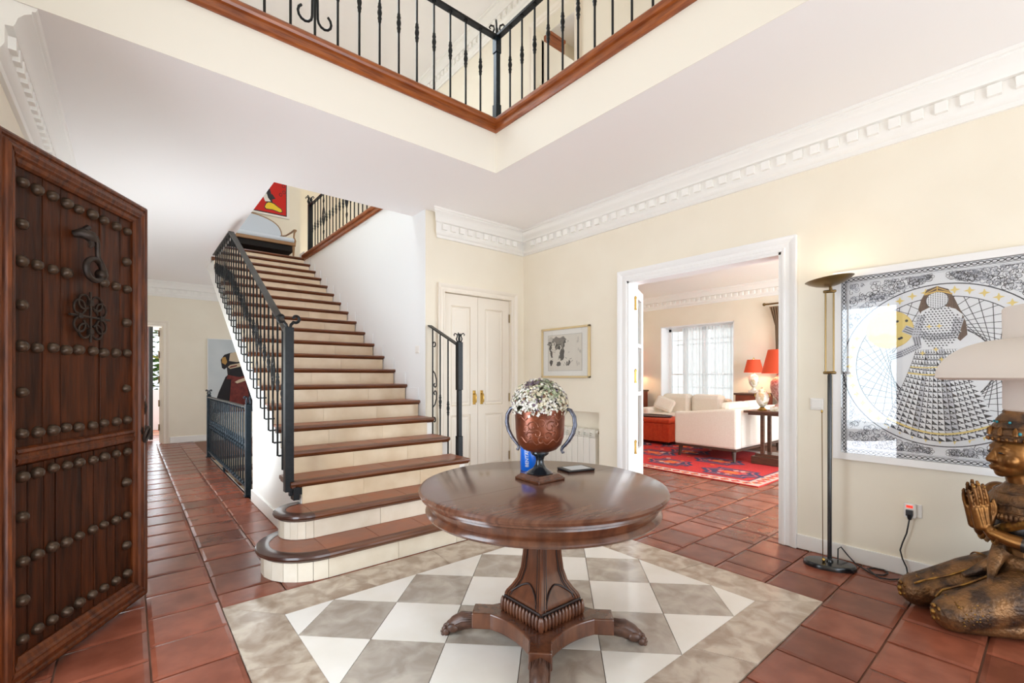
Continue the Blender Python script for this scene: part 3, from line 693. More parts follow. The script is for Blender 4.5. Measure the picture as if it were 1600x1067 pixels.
def lyre_mesh(h, axis='y', mname='iron', s=1.):
    """bowed bars with inner scrolls, centred on z=0; lies in the plane of axis and z"""
    mm = MB(); P = (lambda u, w: (0, u, w)) if axis == 'y' else (lambda u, w: (u, 0, w))
    for sg in (-1, 1):
        mm.tube([P(sg * .045 * s * sin(pi * i / 12) ** 1.2, -h / 2 + h * i / 12) for i in range(13)], .006, 6)
        for c, d in ((.06, 1), (-.06, -1)):
            mm.tube([P(sg * (.016 + (.016 - .0012 * i) * cos(i * .55)) * s, c * h / .4 * .9 + d * (.026 - .002 * i) * sin(i * .55)) for i in range(12)], .005, 5)
        for zz, d in ((h / 2 + .07, 1), (-h / 2 - .07, -1)):
            mm.tube([P(sg * .02 * s * sin(pi * i / 8), zz + .04 * (i / 4 - 1)) for i in range(9)], .0055, 6)
            mm.tube([P(sg * (.012 + .008 * cos(i * .7)) * s, zz + d * .03 + .009 * sin(i * .7)) for i in range(9)], .004, 5)
    return mm.mesh('scroll_ornament', mname, 50)
FIN = finial_mesh(1.0); FINB = finial_mesh(1.0, 'iron_blue')
# ---- railing up the open side of the stairs
XRL = .872
rl = wthing('stair_railing', 'black wrought iron railing with scrolls climbing the open side of the stairs', 'railing', (XRL, 3.55, .43))
def hz(y): return min(1.59 + .545 * (y - 3.60), 2.86)
ykink = 3.60 + (2.86 - 1.59) / .545
MB().bar((XRL, 3.56, hz(3.56)), (XRL, ykink, 2.86), .052, .012).build('handrail', 'iron_grey', rl)
MB().bar((XRL, ykink - .01, 2.86), (XRL, 7.2, 2.86), .052, .012).build('handrail', 'iron_grey', rl)
nw = MB().box(XRL - .029, XRL + .029, 3.50, 3.56, .43, 1.60).build('newel_post', 'iron', rl, bevel=.003)
MB().box(XRL + .0, XS + .02, 3.505, 3.54, .40, .45).box(XRL + .02, XRL + .06, 3.48, 3.56, .37, .46).build('bracket', 'iron', nw)
mm = MB()
for s in (-1, 1):
    mm.tube([(XRL + s * .012, 3.53, 1.6), (XRL + s * .016, 3.53, 1.62), (XRL + s * .03, 3.53, 1.635)] + spiral((XRL + s * .048, 3.53, 1.665), .03, .014, (-2.2 if s > 0 else -.94), (3.2 if s > 0 else -6.3), 'xz', 14), .011, 7)
mm.build('finial', 'iron', nw, smooth=50)
LY = lyre_mesh(.36, 'y', 'iron', 1.25); LYC = {}
k = 0; y = 3.70
while y < 7.15:
    zb = nose(y) - .07; h = hz(y) - zb
    if h > .15:
        orn = (k % 4 == 2) and h > .7
        kk = [h * .52] if not orn else []
        put('baluster', bal_mesh('baluster', h, kk if h > .3 else [], .0075, 'iron', XS - XRL, False), rl, (XRL, y, zb))
        if orn: put('scroll_ornament', LY, rl, (XRL, y, zb + h * .52))
    y += .1483; k += 1
# ---- short railing on the closed side
XRR = 2.43
rr_ = wthing('short_stair_railing', 'short black iron railing at the foot of the stairs beside the closet', 'railing', (XRR, 3.70, .5))
MB().bar((XRR, 3.70, 1.545), (XRR, 4.262, 1.785), .045, .014).build('handrail', 'iron_grey', rr_)
nw = MB().box(XRR - .026, XRR + .026, 3.674, 3.726, 1.12, 1.58).box(XRR - .02, XRR + .02, 3.68, 3.72, .68, 1.12).box(XRR - .026, XRR + .026, 3.674, 3.726, .002, .68).build('newel_post', 'iron', rr_, bevel=.003)
put('finial', FIN, nw, (XRR, 3.70, 1.575))
for i, y in enumerate((3.90, 4.05, 4.20)):
    h = 1.545 + (y - 3.70) * .427 - .004
    put('baluster', bal_mesh('baluster', h - .003, [.93 + i * .06] if i < 2 else [], .0075, 'iron', 0, False), rr_, (XRR, y, .003))
mm = MB()
for zc, d in ((1.19, 1), (1.05, -1)):
    mm.tube([(XRR, 4.195, zc + d * .12), (XRR, 4.155, zc + d * .09), (XRR, 4.125, zc + d * .03), (XRR, 4.125, zc - d * .02)] + spiral((XRR, 4.155, zc - d * .025), .032, .012, pi, pi + d * 4.6, 'yz', 12), .0065, 6)
for zc in (1.58, .80): mm.tube(spiral((XRR, 4.168, zc), .03, .02, 0, 5.2, 'yz', 12), .0065, 6)
mm.build('scroll_ornament', 'iron', rr_, smooth=50)
# ---- guard rail of the basement stair well
gr = wthing('guard_rail', 'blue black iron guard rail around the basement stairs in the hall', 'railing', (XS, 6.9, 0))
for y in (5.43, 8.50):
    p = MB().box(XS - .028, XS + .028, y - .028, y + .028, .002, .96).box(XS - .04, XS + .04, y - .05, y + .04, .002, .014).build('post', 'iron_blue', gr, bevel=.003)
    put('finial', FINB, p, (XS, y, .955))
MB().bar((XS, 5.44, .93), (XS, 8.5, .93), .045, .014).build('top_rail', 'iron_grey', gr)
MB().bar((XS, 5.44, .085), (XS, 8.5, .085), .03, .014).build('bottom_rail', 'iron_blue', gr)
MB().box(XS - .012, XS + .012, 7.0, 7.02, .002, .08).build('foot', 'iron_blue', gr)
BM = bal_mesh('baluster', .838, [.43], .0085, 'iron_blue'); y = 5.43 + .14
while y < 8.42:
    put('baluster', BM, gr, (XS, y, .088)); y += .1465
put('scroll_ornament', lyre_mesh(.3, 'y', 'iron_blue', .8), gr, (XS, 6.9, .5))
# ---- gallery railing round the opening
GX, GY = OX + .045, OY + .045
ga = wthing('gallery_railing', 'black wrought iron gallery railing around the opening overhead', 'railing', (GX, GY, ZU + .11))
zb, zt = ZU + .125, 4.215
MB().bar((-.45, GY, zb), (GX, GY, zb), .04, .03).build('bottom_rail', 'iron', ga); MB().bar((GX, -2.0, zb), (GX, GY, zb), .04, .03).build('bottom_rail', 'iron', ga)
MB().bar((-.45, GY, zt), (GX, GY, zt), .05, .02).build('top_rail', 'iron', ga); MB().bar((GX, -2.0, zt), (GX, GY, zt), .05, .02).build('top_rail', 'iron', ga)
p = MB().box(GX - .028, GX + .028, GY - .028, GY + .028, zb - .02, zb + .16).box(GX - .022, GX + .022, GY - .022, GY + .022, zb + .16, zt - .14).box(GX - .028, GX + .028, GY - .028, GY + .028, zt - .14, zt).build('corner_post', 'iron_blue', ga, bevel=.003)
put('finial', finial_mesh(1.3), p, (GX, GY, zt))
BG = bal_mesh('baluster', zt - zb, [.42], .0085, 'iron'); BGp = bal_mesh('baluster', zt - zb, [], .0085, 'iron')
for i in range(1, 18):
    x = GX - .028 - .15 * i
    if x < -.4: break
    if i == 10:
        put('baluster', BGp, ga, (x, GY, zb)); mm = MB()
        for s in (-1, 1):
            mm.tube([(x + s * .02, GY, zb + .72), (x + s * .016, GY, zb + .3), (x + s * .018, GY, zb + .16)] + [(x + s * (.062 - .044 * cos(a)), GY, zb + .16 - .05 * sin(a)) for a in [j * pi / 6 for j in range(1, 9)]], .0085, 7)
            mm.tube([(x + s * .02, GY, zb + .6), (x + s * .05, GY, zb + .5), (x + s * .02, GY, zb + .4)], .007, 6)
        mm.build('scroll_ornament', 'iron', ga, smooth=50)
    else: put('baluster', BG, ga, (x, GY, zb))
for i in range(1, 20): put('baluster', BG, ga, (GX, GY - .028 - .153 * i, zb))
# ---- railing on top of the stair wall
ur = wthing('stairwell_railing', 'black iron railing on the wooden edge above the white stair wall', 'railing', (XW + .05, 6.5, ZU + .06))
UX = XW + .05; zb2, zt2 = ZU + .07, 4.24
MB().bar((UX, 8.44, zb2), (UX, 4.56, zb2), .03, .012).build('bottom_rail', 'iron', ur); MB().bar((UX, 8.44, zt2), (UX, 4.56, zt2), .045, .014).build('top_rail', 'iron', ur)
for y in (8.44, 4.56):
    p = MB().box(UX - .03, UX + .03, y - .03, y + .03, zb2 - .01, zt2 + .03).build('newel_post', 'iron', ur, bevel=.003)
    put('finial', finial_mesh(1.5), p, (UX, y, zt2 + .03))
BU = bal_mesh('baluster', zt2 - zb2, [.4], .009, 'iron'); y = 8.44 - .148; k = 1
while y > 4.65:
    put('baluster', BU, ur, (UX, y, zb2))
    if k % 7 == 5: put('scroll_ornament', lyre_mesh(.36, 'y', 'iron', 1.6), ur, (UX, y, zb2 + .45))
    y -= .148; k += 1

# ================================================================== studded entrance door
DW, DH = .90, 2.18
dang = atan2(-.857, -.517)                       # local +x runs from the free edge to the hinges
dr = sempty('door_1', 'heavy studded wooden entrance door standing open', (.06, 3.335, .02), dang)
# local y: front face looks to +y side? front normal is local (0,1) rotated; computed so that the room side is 'F'
FS = 1.0 if (-sin(dang) * .857 + cos(dang) * -.517) > 0 else -1.0
def dbox(name, mname, x0, x1, f0, f1, z0, z1, parent=dr, bevel=0.):
    a, b = sorted((FS * f0, FS * f1)); return MB().box(x0, x1, a, b, z0, z1).build(name, mname, parent, bevel=bevel)
dbox('core', 'old_door_wood', .005, DW, -.05, -.012, 0, DH)
# moulded frame members: profile across the member
FP = [(0, 0), (0, .008), (.01, .016), (.02, .016), (.026, .010), (.034, .010), (.04, .02), (.052, .024), (.064, .018), (.07, .018), (.078, .008), (.092, .004), (.102, -.004), (.102, -.03), (0, -.03)]
def dmember(p0, p1, inward, m0, m1, k=1.0, name='frame_member'):
    rg = []
    p0 = Vector(p0); p1 = Vector(p1); t = (p1 - p0).normalized(); iv = Vector(inward)
    for base, c in ((p0, m0), (p1, -m1)):
        rg.append([((base + iv * q * k + t * c * q * k).x, FS * (h + .012), (base + iv * q * k + t * c * q * k).y) for q, h in FP])
    MB().rings(rg).build(name, 'door_frame_wood', dr)
dmember((0, 0), (0, DH), (1, 0), 1, 1); dmember((DW, 0), (DW, DH), (-1, 0), 1, 1); dmember((0, DH), (DW, DH), (0, -1), 1, 1, 1.1); dmember((0, 0), (DW, 0), (0, 1), 1, 1, 1.1)
rgp = [(0, -.02), (.006, .004), (.014, .016), (.03, .02), (.038, .012), (.05, .012), (.058, .02), (.07, .014), (.078, 0), (.078, -.02)]
rg = [[(x, FS * h, .868 + q) for q, h in rgp] for x in (.1, DW - .1)]
MB().rings(rg).build('middle_rail', 'door_frame_wood', dr)
up = [.1, .19, .333, .567, .664, DW - .1]; lo_ = [.1, .217, .281, .372, .449, .594, .654, .734, DW - .1]
for edges, z0, z1 in ((up, .945, DH - .11), (lo_, .11, .87)):
    for a, b in zip(edges[:-1], edges[1:]):
        f = random.uniform(-.003, .001)
        dbox('plank', 'old_door_wood', a + .003, b - .003, -.03, f, z0, z1, bevel=.003)
SM = MB().lathe([(.0, .024), (.008, .0235), (.016, .02), (.022, .0135), (.0245, .006), (.025, 0)], 14, cap=False).mesh('stud', 'stud_bronze', 60)
def stud(x, z):
    o = put('stud', SM, dr, (x, 0, z)); o.rotation_euler = (-FS * pi / 2, 0, 0); s = random.uniform(.88, 1.05); o.scale = (s, s, s * 1.15)
xs = [.145, .23, .315, .39, .475, .545, .62, .696, .766]
for z in (2.01, 1.697, 1.352, .997, .83, .489, .175):
    for x in xs:
        if z == 1.697 and x in (.39, .475): continue
        stud(x + random.uniform(-.003, .003), z + random.uniform(-.004, .004))
for z in (1.843, 1.518, 1.166, .665, .328):
    for x in (.15, .766): stud(x, z)
# knocker
kn = MB().box(.39, .53, FS * -.004 if FS > 0 else -.0, FS * .004 if FS > 0 else .004, 1.87, 1.89)
def L(x, f, z): return (x, FS * f, z)
mm = MB(); mm.tube([L(.50, .0, 1.885), L(.488, .03, 1.895), L(.47, .05, 1.885), L(.455, .055, 1.865)], [.016, .026, .028, .018], 8); mm.tube([L(.488, .03, 1.905), L(.48, .05, 1.925), L(.465, .045, 1.93)], [.012, .012, .005], 6); mm.tube([L(.47, .05, 1.87), L(.468, .055, 1.845), L(.474, .05, 1.83)], [.014, .012, .006], 6)
kn = mm.build('knocker', 'rust_iron', dr, smooth=50)
mm = MB(); mm.tube([L(.46, .045, 1.885), L(.435, .05, 1.89), L(.425, .05, 1.86), L(.422, .05, 1.80), L(.405, .055, 1.765), L(.385, .05, 1.735)], [.011, .012, .011, .011, .013, .016], 8)
mm.tube([L(.444 + .052 * cos(a), .05, 1.735 + .05 * sin(a)) for a in [2 * pi * i / 20 for i in range(20)]], .013, 8, loop=True)
mm.ell(L(.392, .045, 1.722), (.027, .027, .027), 10, 8)
mm.build('knocker_ring', 'rust_iron', kn, smooth=50)
# grille over the spy hole
mm = MB(); gc = (.418, 1.512)
mm.tube([L(gc[0] - .125, .016, gc[1]), L(gc[0] + .125, .016, gc[1])], .006, 6); mm.tube([L(gc[0], .016, gc[1] - .12), L(gc[0], .016, gc[1] + .12)], .006, 6)
for a in range(4):
    ca, sa = cos(a * pi / 2), sin(a * pi / 2)
    for s in (-1, 1):
        pts = [(.0, .0)] + [(.068, s * .006)] + [(.068 + .034 * cos(-s * (pi / 2 - q)) * 1 + 0, s * .04 + .034 * sin(-s * (pi / 2 - q))) for q in [j * .5 for j in range(0, 12)]]
        pts = pts[1:]
        rs = [.034 - .0018 * j for j in range(len(pts))]
        mm.tube([L(gc[0] + ca * x - sa * w, .016, gc[1] + sa * x + ca * w) for x, w in pts], .0055, 6)
    mm.box(*(lambda c: (c[0] - .012, c[0] + .012, min(FS * .008, FS * .024), max(FS * .008, FS * .024), c[1] - .012, c[1] + .012))((gc[0] + ca * .068, gc[1] + sa * .068)))
    mm.tube([L(gc[0] + ca * .0 + .03 * (ca - sa), .016, gc[1] + .03 * (sa + ca)), L(gc[0] + ca * .05 - sa * .012, .016, gc[1] + sa * .05 + ca * .012)], .005, 5)
mm.build('grille', 'rust_iron', dr, smooth=50)
mm = MB(); mm.box(.03, .055, min(FS * .02, FS * .028), max(FS * .02, FS * .028), 1.03, 1.12)
for z in (1.035, 1.115): mm.ell(L(.042, .026, z), (.016, .008, .014), 8, 6)
mm.tube([L(.042, .03, 1.09), L(.042, .04, 1.06), L(.042, .03, 1.02)], .007, 6); mm.build('lock_plate', 'rust_iron', dr, smooth=50)
mm = MB(); mm.lathe([(.03, 0), (.03, .006), (.02, .008)], 14); lk = mm.mesh('handle_rose', 'rust_iron', 40)
o = put('handle_rose', lk, dr, L(.042, .026, .93)); o.rotation_euler = (-FS * pi / 2, 0, 0)
MB().tube([L(.042 + .018 * cos(a), .042 + .012 * sin(a), .905 + .042 * sin(a)) for a in [2 * pi * i / 18 for i in range(18)]], .008, 7, loop=True).build('pull_ring', 'rust_iron', dr, smooth=50)
# entrance door frame
r = sempty('trim_16', 'dark wooden frame of the entrance doorway')
MB().box(XL - .2, XL + .02, EY0 - .06, EY0, 0, EZ + .06).box(XL - .2, XL + .02, EY1, EY1 + .06, 0, EZ + .06).box(XL - .2, XL + .02, EY0, EY1, EZ, EZ + .06).build('frame', 'door_frame_wood', r)
# ================================================================== round pedestal table
TC = (1.525, 1.60)
tb = thing('pedestal_table', 'round dark wooden pedestal table with clawed paw feet on the marble panel', 'table', (TC[0], TC[1], 0))
TPF = [(0, .742), (.562, .742), (.577, .737), (.584, .727), (.58, .716), (.573, .712), (.575, .705), (.56, .697), (0, .697)]
for s in (0, 1):
    rg = []
    for i in range(41):
        a = pi * s + pi * i / 40
        rg.append([(r * cos(a), r * sin(a) + (.0009 if s == 0 else -.0009), z) for r, z in TPF])
    MB().rings(rg).build('table_leaf', 'table_wood', tb, smooth=30)
MB().lathe([(0, .697), (.545, .697), (.548, .685), (.54, .668), (.536, .655), (.548, .645), (.553, .633), (.545, .622), (.52, .618), (0, .618)], 80).build('apron', 'table_wood_dark', tb, smooth=30)
MB().lathe([(.0, .62), (.14, .62), (.14, .59), (.0, .59)], 4).build('mounting_block', 'table_wood_dark', tb)
def sq(w, e, d):
    """square outline of half width w, corner bead e, panel recess d"""
    o = []
    for k in range(4):
        M = Matrix.Rotation(k * pi / 2, 2)
        for p in ((w, -w), (w, -w + e * .55), (w - d * .8, -w + e * .6), (w - d * .8, -w + e * .72), (w, -w + e * .75), (w, -w + e), (w - d, -w + e + .002), (w - d, w - e - .002), (w, w - e), (w, w - e * .75), (w - d * .8, w - e * .72), (w - d * .8, w - e * .6), (w, w - e * .55)):
            q = M @ Vector(p); o.append((q.x, q.y))
    return o
pz = [(.19, .128, .03), (.205, .128, .03), (.22, .122, .03), (.245, .105, .03), (.28, .086, .028), (.33, .073, .026), (.40, .066, .025), (.5, .062, .025), (.6, .061, .025)]
mm = MB(); mm.rings([[(x, y, z) for x, y in sq(w, e, .006)] for z, w, e in pz]); mm.build('column', 'table_wood_dark', tb, smooth=25)
mm = MB()
for k in range(4):
    M = Matrix.Rotation(k * pi / 2, 3, 'Z')
    pts = []
    for i in range(13):
        t = i / 12 * 2 - 1; z = .222 + .055 * (1 - abs(t) ** 1.6); w = 0.122 if z < .22 else .122 - (z - .22) * .62
        pts.append(M @ Vector((w - .002, t * (.088 if True else 0), z)))
    mm.tube(pts, .0045, 6)
    mm.tube([M @ Vector((.129, -.125, .192)), M @ Vector((.129, .125, .192))], .006, 6)
for k in range(4):
    M = Matrix.Rotation(k * pi / 2, 3, 'Z')
    for sg_ in (-1, 1):
        for off in (.02, .036):
            mm.tube([M @ Vector((w - .0035, sg_ * (w - off * (.6 + w * 4)), z)) for z, w, e in pz[1:]], .0026, 5)
mm.build('arch_moulding', 'groove_dark', tb, smooth=50)
mm = MB()
for k in range(4):
    M = Matrix.Rotation(k * pi / 2, 3, 'Z')
    for i in range(13):
        t = -.132 + .264 * i / 12; c = M @ Vector((.137, t, .152)); mm.ell(c, (.0115, .0115, .036), 8, 8)
mm.build('gadroon_band', 'table_wood_dark', tb, smooth=50)
MB().box(-.13, .13, -.13, .13, .118, .19).build('base_block', 'groove_dark', tb)
poly = []; R_, hw = .335, .05
for k in range(4):
    a = pi / 4 + k * pi / 2; d = Vector((cos(a), sin(a))); nrm = Vector((-sin(a), cos(a))); a2 = a + pi / 2; d2 = Vector((cos(a2), sin(a2))); n2 = Vector((-sin(a2), cos(a2)))
    e1 = d * R_ - nrm * hw; e2 = d * R_ + nrm * hw; e3 = d2 * R_ - n2 * hw; ctl = (d + d2) * .115
    poly += [tuple(e1), tuple(e2)]
    q0 = e2 - d * .09; q1 = e3 - d2 * .09
    for i in range(0, 15):
        t = i / 14; p = q0 * (1 - t) ** 2 + ctl * 2 * t * (1 - t) + q1 * t * t; poly.append(tuple(p))
MB().prism(poly, 'z', .045, .12).build('foot_plate', 'table_wood_dark', tb, bevel=.006)
mm = MB()
mm.tube([(.26, 0, .06), (.33, 0, .062), (.385, 0, .06), (.425, 0, .04), (.445, 0, .03)], [.024, .036, .041, .038, .028], 12)
for i in range(4):
    y_ = (i - 1.5) * .0235; f_ = 1 - abs(i - 1.5) / 1.5
    mm.ell((.43 + .014 * f_, y_, .036), (.03, .0125, .022), 10, 8); mm.ell((.462 + .014 * f_, y_, .018), (.017, .012, .018), 10, 8); mm.ell((.478 + .013 * f_, y_, .007), (.009, .006, .008), 6, 5)
for i in range(9): mm.tube([(.30, (i - 4) * .008, .093 - abs(i - 4) * .004), (.345, (i - 4) * .0095, .099 - abs(i - 4) * .005), (.385, (i - 4) * .0095, .094 - abs(i - 4) * .005), (.42, (i - 4) * .009, .072 - abs(i - 4) * .004)], .0052, 5)
PAW = mm.mesh('paw_foot', 'paw_wood', 60)
for k in range(4): put('paw_foot', PAW, tb, (0, 0, 0), rotz=pi / 4 + k * pi / 2)

# ================================================================== trophy urn with dried flowers
UC = (1.562, 1.655, .742)
un = thing('trophy_urn', 'embossed copper urn with two pewter handles on a square wooden plinth', 'urn', UC)
MB().box(-.088, .088, -.088, .088, 0, .012).build('plinth', 'table_wood_dark', un, bevel=.003)
rg = [[(s * sx, s * sy, z) for sx, sy in ((-1, -1), (1, -1), (1, 1), (-1, 1))] for s, z in ((.084, .012), (.078, .02), (.07, .026), (.07, .03))]
MB().rings(rg).build('plinth', 'table_wood_dark', un, bevel=.002)
MB().lathe([(0, .03), (.064, .03), (.066, .034), (.056, .042), (.034, .056), (.022, .075), (.019, .095), (.024, .112), (.04, .122), (.046, .13), (.044, .137), (0, .137)], 28).build('stem', 'urn_black', un, smooth=50)
RB = [(.0, .134), (.046, .136), (.082, .149), (.106, .174), (.117, .208), (.121, .25), (.122, .29), (.125, .33), (.128, .343), (.128, .348), (.12, .348), (.112, .30), (0, .29)]
MB().lathe(RB, 40).build('bowl', 'copper_urn', un, smooth=50)
def rb(z):
    for (r0, z0), (r1, z1) in zip(RB[:8], RB[1:9]):
        if z0 <= z <= z1: return r0 + (r1 - r0) * (z - z0) / (z1 - z0)
    return .128
face = atan2(-cos(YAW), -sin(YAW))
mm = MB()
for u0, z0, r0, a0, tw in ((-.045, .27, .03, 0, 6.5), (.0, .285, .022, 2, -6), (.045, .27, .028, 1, 6.5), (-.02, .235, .024, 3, -6.5), (.03, .225, .022, 0, 6), (-.06, .225, .02, 1, 6), (.06, .235, .018, 2, -6), (-.075, .265, .02, 4, 5), (.075, .285, .016, 3, 5), (.0, .205, .02, 1, 6)):
    pts = []
    for i in range(22):
        t = i / 21; r = r0 * (1 - .78 * t); a = a0 + tw * t; z = max(.16, min(.335, z0 + r * sin(a))); ph = face + (u0 + r * cos(a)) / .12
        R = rb(z) + .0005; pts.append((R * cos(ph), R * sin(ph), z))
    mm.tube(pts, .0034, 5)
for zz in (.318, .19):
    pts = []
    for i in range(26):
        ph = face - 1.0 + 2.0 * i / 25; z = zz + .01 * sin(i * 1.1) - (0.012 * abs(i - 12.5) / 12.5 if zz > .2 else -.02 * abs(i - 12.5) / 12.5); R = rb(z); pts.append((R * cos(ph), R * sin(ph), z))
    mm.tube(pts, .003, 5)
mm.build('relief', 'copper_relief', un, smooth=60)
hdir = Vector((cos(YAW), -sin(YAW))) * cos(.42) - Vector((sin(YAW), cos(YAW))) * sin(.42)
for s in (1, -1):
    prof = [(.112, .335), (.135, .352), (.158, .345), (.176, .315), (.18, .275), (.17, .235), (.15, .2), (.132, .178), (.118, .165), (.112, .15), (.118, .138), (.126, .142)]
    rs = [.008, .009, .0095, .0105, .011, .0105, .0095, .0085, .008, .007, .0065, .005]
    h = MB().tube([(s * hdir.x * r, s * hdir.y * r, z) for r, z in prof], rs, 8).build('handle', 'pewter', un, smooth=60)
    MB().ell((s * hdir.x * .132, s * hdir.y * .132, .366), .011, 10, 8).build('knob', 'urn_black', h, smooth=60)
fl = thing('dried_flowers', 'dome of dried white and cream hydrangea flowers filling the copper urn', 'flowers', (UC[0], UC[1], UC[2] + .33))
MB().ell((0, 0, .03), (.115, .115, .10), 20, 12).build('filler_core', 'leaf_dark', fl)  # dark filler ellipsoid inside the dome of florets
rr = random.Random(5); mm = MB(); cl = [0] * 8 + [1] * 6 + [2] * 4 + [3] * 4 + [4] * 3 + [5] * 2
cent = []
for i in range(34):
    a = i * 2.399; t = (i + .5) / 34; zc = 1 - 1.05 * t; rc = sqrt(max(0, 1 - zc * zc)); cent.append((Vector((rc * cos(a), rc * sin(a), zc)), rr.choice((0, 0, 0, 1, 1, 2, 3))))
for i in range(2900):
    cd, tone = rr.choice(cent); d = (cd + Vector((rr.gauss(0, .2), rr.gauss(0, .2), rr.gauss(0, .2)))).normalized()
    if d.z < -.3: continue
    bulge = .012 * rr.random() + .016 * (cd.dot(d) ** 8)
    c = Vector((d.x * (.118 + bulge), d.y * (.118 + bulge), .03 + d.z * (.112 + bulge)))
    nrm = (d + Vector((rr.uniform(-.5, .5), rr.uniform(-.5, .5), rr.uniform(-.3, .5)))).normalized(); x = nrm.orthogonal().normalized(); y = nrm.cross(x); s = rr.uniform(.0045, .0085)
    mi = tone if rr.random() < .6 else rr.choice(cl)
    a0 = rr.uniform(0, 6.3)
    for k in range(4):
        a = a0 + k * pi / 2; u = x * cos(a) + y * sin(a); w = x * -sin(a) + y * cos(a)
        mm.add([c, c + u * s * .6 + w * s * .5 + nrm * s * .25, c + u * s * 1.15 + nrm * s * .1, c + u * s * .6 - w * s * .5 + nrm * s * .25], [(0, 1, 2, 3)], mi)
mm.build('florets', ['petal_white', 'petal_cream', 'petal_green', 'petal_mauve', 'petal_brown', 'leaf_dark'], fl, kind='stuff')
# ---- blue canister
ca = thing('blue_canister', 'blue cylindrical canister with white lettering behind the copper urn', 'canister', (1.675, 1.86, .742))
MB().lathe([(0, 0), (.046, 0), (.048, .003), (.048, .16), (.046, .163), (0, .163)], 32).build('body', 'blue_metal', ca, smooth=40)
MB().lathe([(0, .163), (.047, .163), (.047, .178), (.044, .182), (0, .182)], 32).build('lid', 'blue_metal', ca, smooth=40)
fc = bpy.data.curves.new('lettering', 'FONT'); fc.body = 'BENTAL'; fc.size = .026; fc.align_x = 'LEFT'; fc.align_y = 'CENTER'; fc.extrude = .0003; fc.materials.append(MATS['white_plastic'])
ft = bpy.data.objects.new('lettering_curve', fc); fme = bpy.data.meshes.new_from_object(ft); bpy.data.objects.remove(ft)
fo = bpy.data.objects.new('lettering', fme); COL.objects.link(fo); fo.parent = ca
pa = face - .25; fo.location = (cos(pa) * .0487, sin(pa) * .0487, .022)
M = Matrix((Vector((0, 0, 1)), Vector((0, 0, 0)), Vector((cos(pa), sin(pa), 0)))).transposed()
xax = Vector((0, 0, 1)); zax = Vector((cos(pa), sin(pa), 0)); yax = zax.cross(xax)
fo.rotation_euler = Matrix((xax, yax, zax)).transposed().to_euler()
# ---- e-reader
er = thing('e_reader', 'black e-reader with a grey screen lying on the table', 'tablet', (1.875, 1.70, .742), -.25)
MB().box(-.085, .085, -.06, .06, 0, .009).build('body', 'black_plastic', er, bevel=.004)
MB().box(-.058, .068, -.046, .046, .009, .0094).build('screen', 'screen_grey', er)

# ================================================================== torchiere floor lamp
tl = thing('torchiere_lamp', 'slim black torchiere floor lamp with a lit brass dish', 'floor lamp', (3.54, .975, 0), -1.2)
MB().lathe([(0, 0), (1.0, 0), (1.0, .010), (.985, .022), (.93, .030), (.3, .034), (0, .034)], 40, sx=.147, sy=.095).build('base', 'black_gloss', tl, smooth=40)
MB().lathe([(.024, .03), (.02, .045), (.0125, .05), (.0125, 1.255), (.008, 1.27)], 14).build('pole', 'black_gloss', tl, smooth=40)
for s in (-1, 1): MB().lathe([(.0055, 1.27), (.0055, 1.815)], 8, (s * .022, 0, 0)).build('rod', 'brass_dark', tl, smooth=40)
for z in (1.275, 1.81): MB().tube([(-.036, 0, z), (-.03, 0, z), (.03, 0, z), (.036, 0, z)], [.006, .01, .01, .006], 10).build('collar', 'brass_dark', tl, smooth=40)
dish = MB().lathe([(0, -.028), (.03, -.027), (.08, -.012), (.118, .008), (.134, .022), (.137, .023), (.13, .018), (.08, -.004), (.03, -.018), (0, -.02)], 40).build('dish', 'brass_dark', tl, smooth=60)
dish.location = (0, 0, 1.868); dish.rotation_euler = (0, -.12, 0)
MB().lathe([(.012, -.06), (.008, -.03), (.02, -.022)], 10).build('dish_stem', 'brass_dark', dish, smooth=40)
MB().tube([(-.045, 0, .004), (.045, 0, .004)], .006, 8).build('bulb', 'bulb', dish)
MB().tube([(-.035, -.03, .034), (-.04, -.03, .06), (-.045, -.03, 1.02)], .0028, 6).build('dimmer_rod', 'brass_dark', tl)
MB().ell((-.035, -.03, .046), (.011, .011, .014), 10, 8).ell((-.045, -.03, 1.02), (.006, .006, .012), 8, 6).build('dimmer_knob', 'brass', tl, smooth=60)
ld = bpy.data.lights.new('torchiere_bulb', 'AREA'); ld.shape = 'DISK'; ld.size = .14; ld.energy = .55; ld.color = (1, .78, .48)
lo2 = bpy.data.objects.new('torchiere_bulb', ld); COL.objects.link(lo2); lo2.location = (3.54, .975, 1.885); lo2.rotation_euler = (pi, 0.0, 0)
cdm = MB(); cdm.tube([(3.62, .95, .035), (3.66, .96, .09), (3.685, .95, .10), (3.70, .915, .05), (3.70, .873, .008), (3.655, .825, .007), (3.615, .788, .007), (3.59, .753, .007), (3.62, .71, .007), (3.68, .70, .007), (3.72, .725, .007), (3.71, .775, .007), (3.665, .80, .008), (3.612, .772, .014), (3.575, .74, .008), (3.555, .717, .007), (3.578, .666, .007), (3.635, .628, .007), (3.685, .612, .012), (3.70, .608, .035), (3.70, .613, .066), (3.70, .632, .113), (3.70, .643, .164), (3.70, .632, .212), (3.695, .611, .28), (3.695, .600, .355), (3.70, .598, .372)], .0042, 7)
cd_ = cdm.build('power_cord', 'black_plastic', None, smooth=60); cd_['label'] = 'black power cord looping from the floor lamp to the wall socket'; cd_['category'] = 'cord'
MB().tube([(3.697, .598, .365), (3.70, .598, .385), (3.70, .598, .40)], [.008, .014, .018], 10).box(3.688, 3.705, .582, .615, .39, .425).build('plug', 'black_plastic', cd_, smooth=40)
so = thing('wall_socket', 'white wall socket with a red lit timer adapter near the statue', 'socket', (XR, .60, .42))
MB().box(-.012, -.0005, -.055, .03, -.045, .04).build('plate', 'white_plastic', so, bevel=.005)
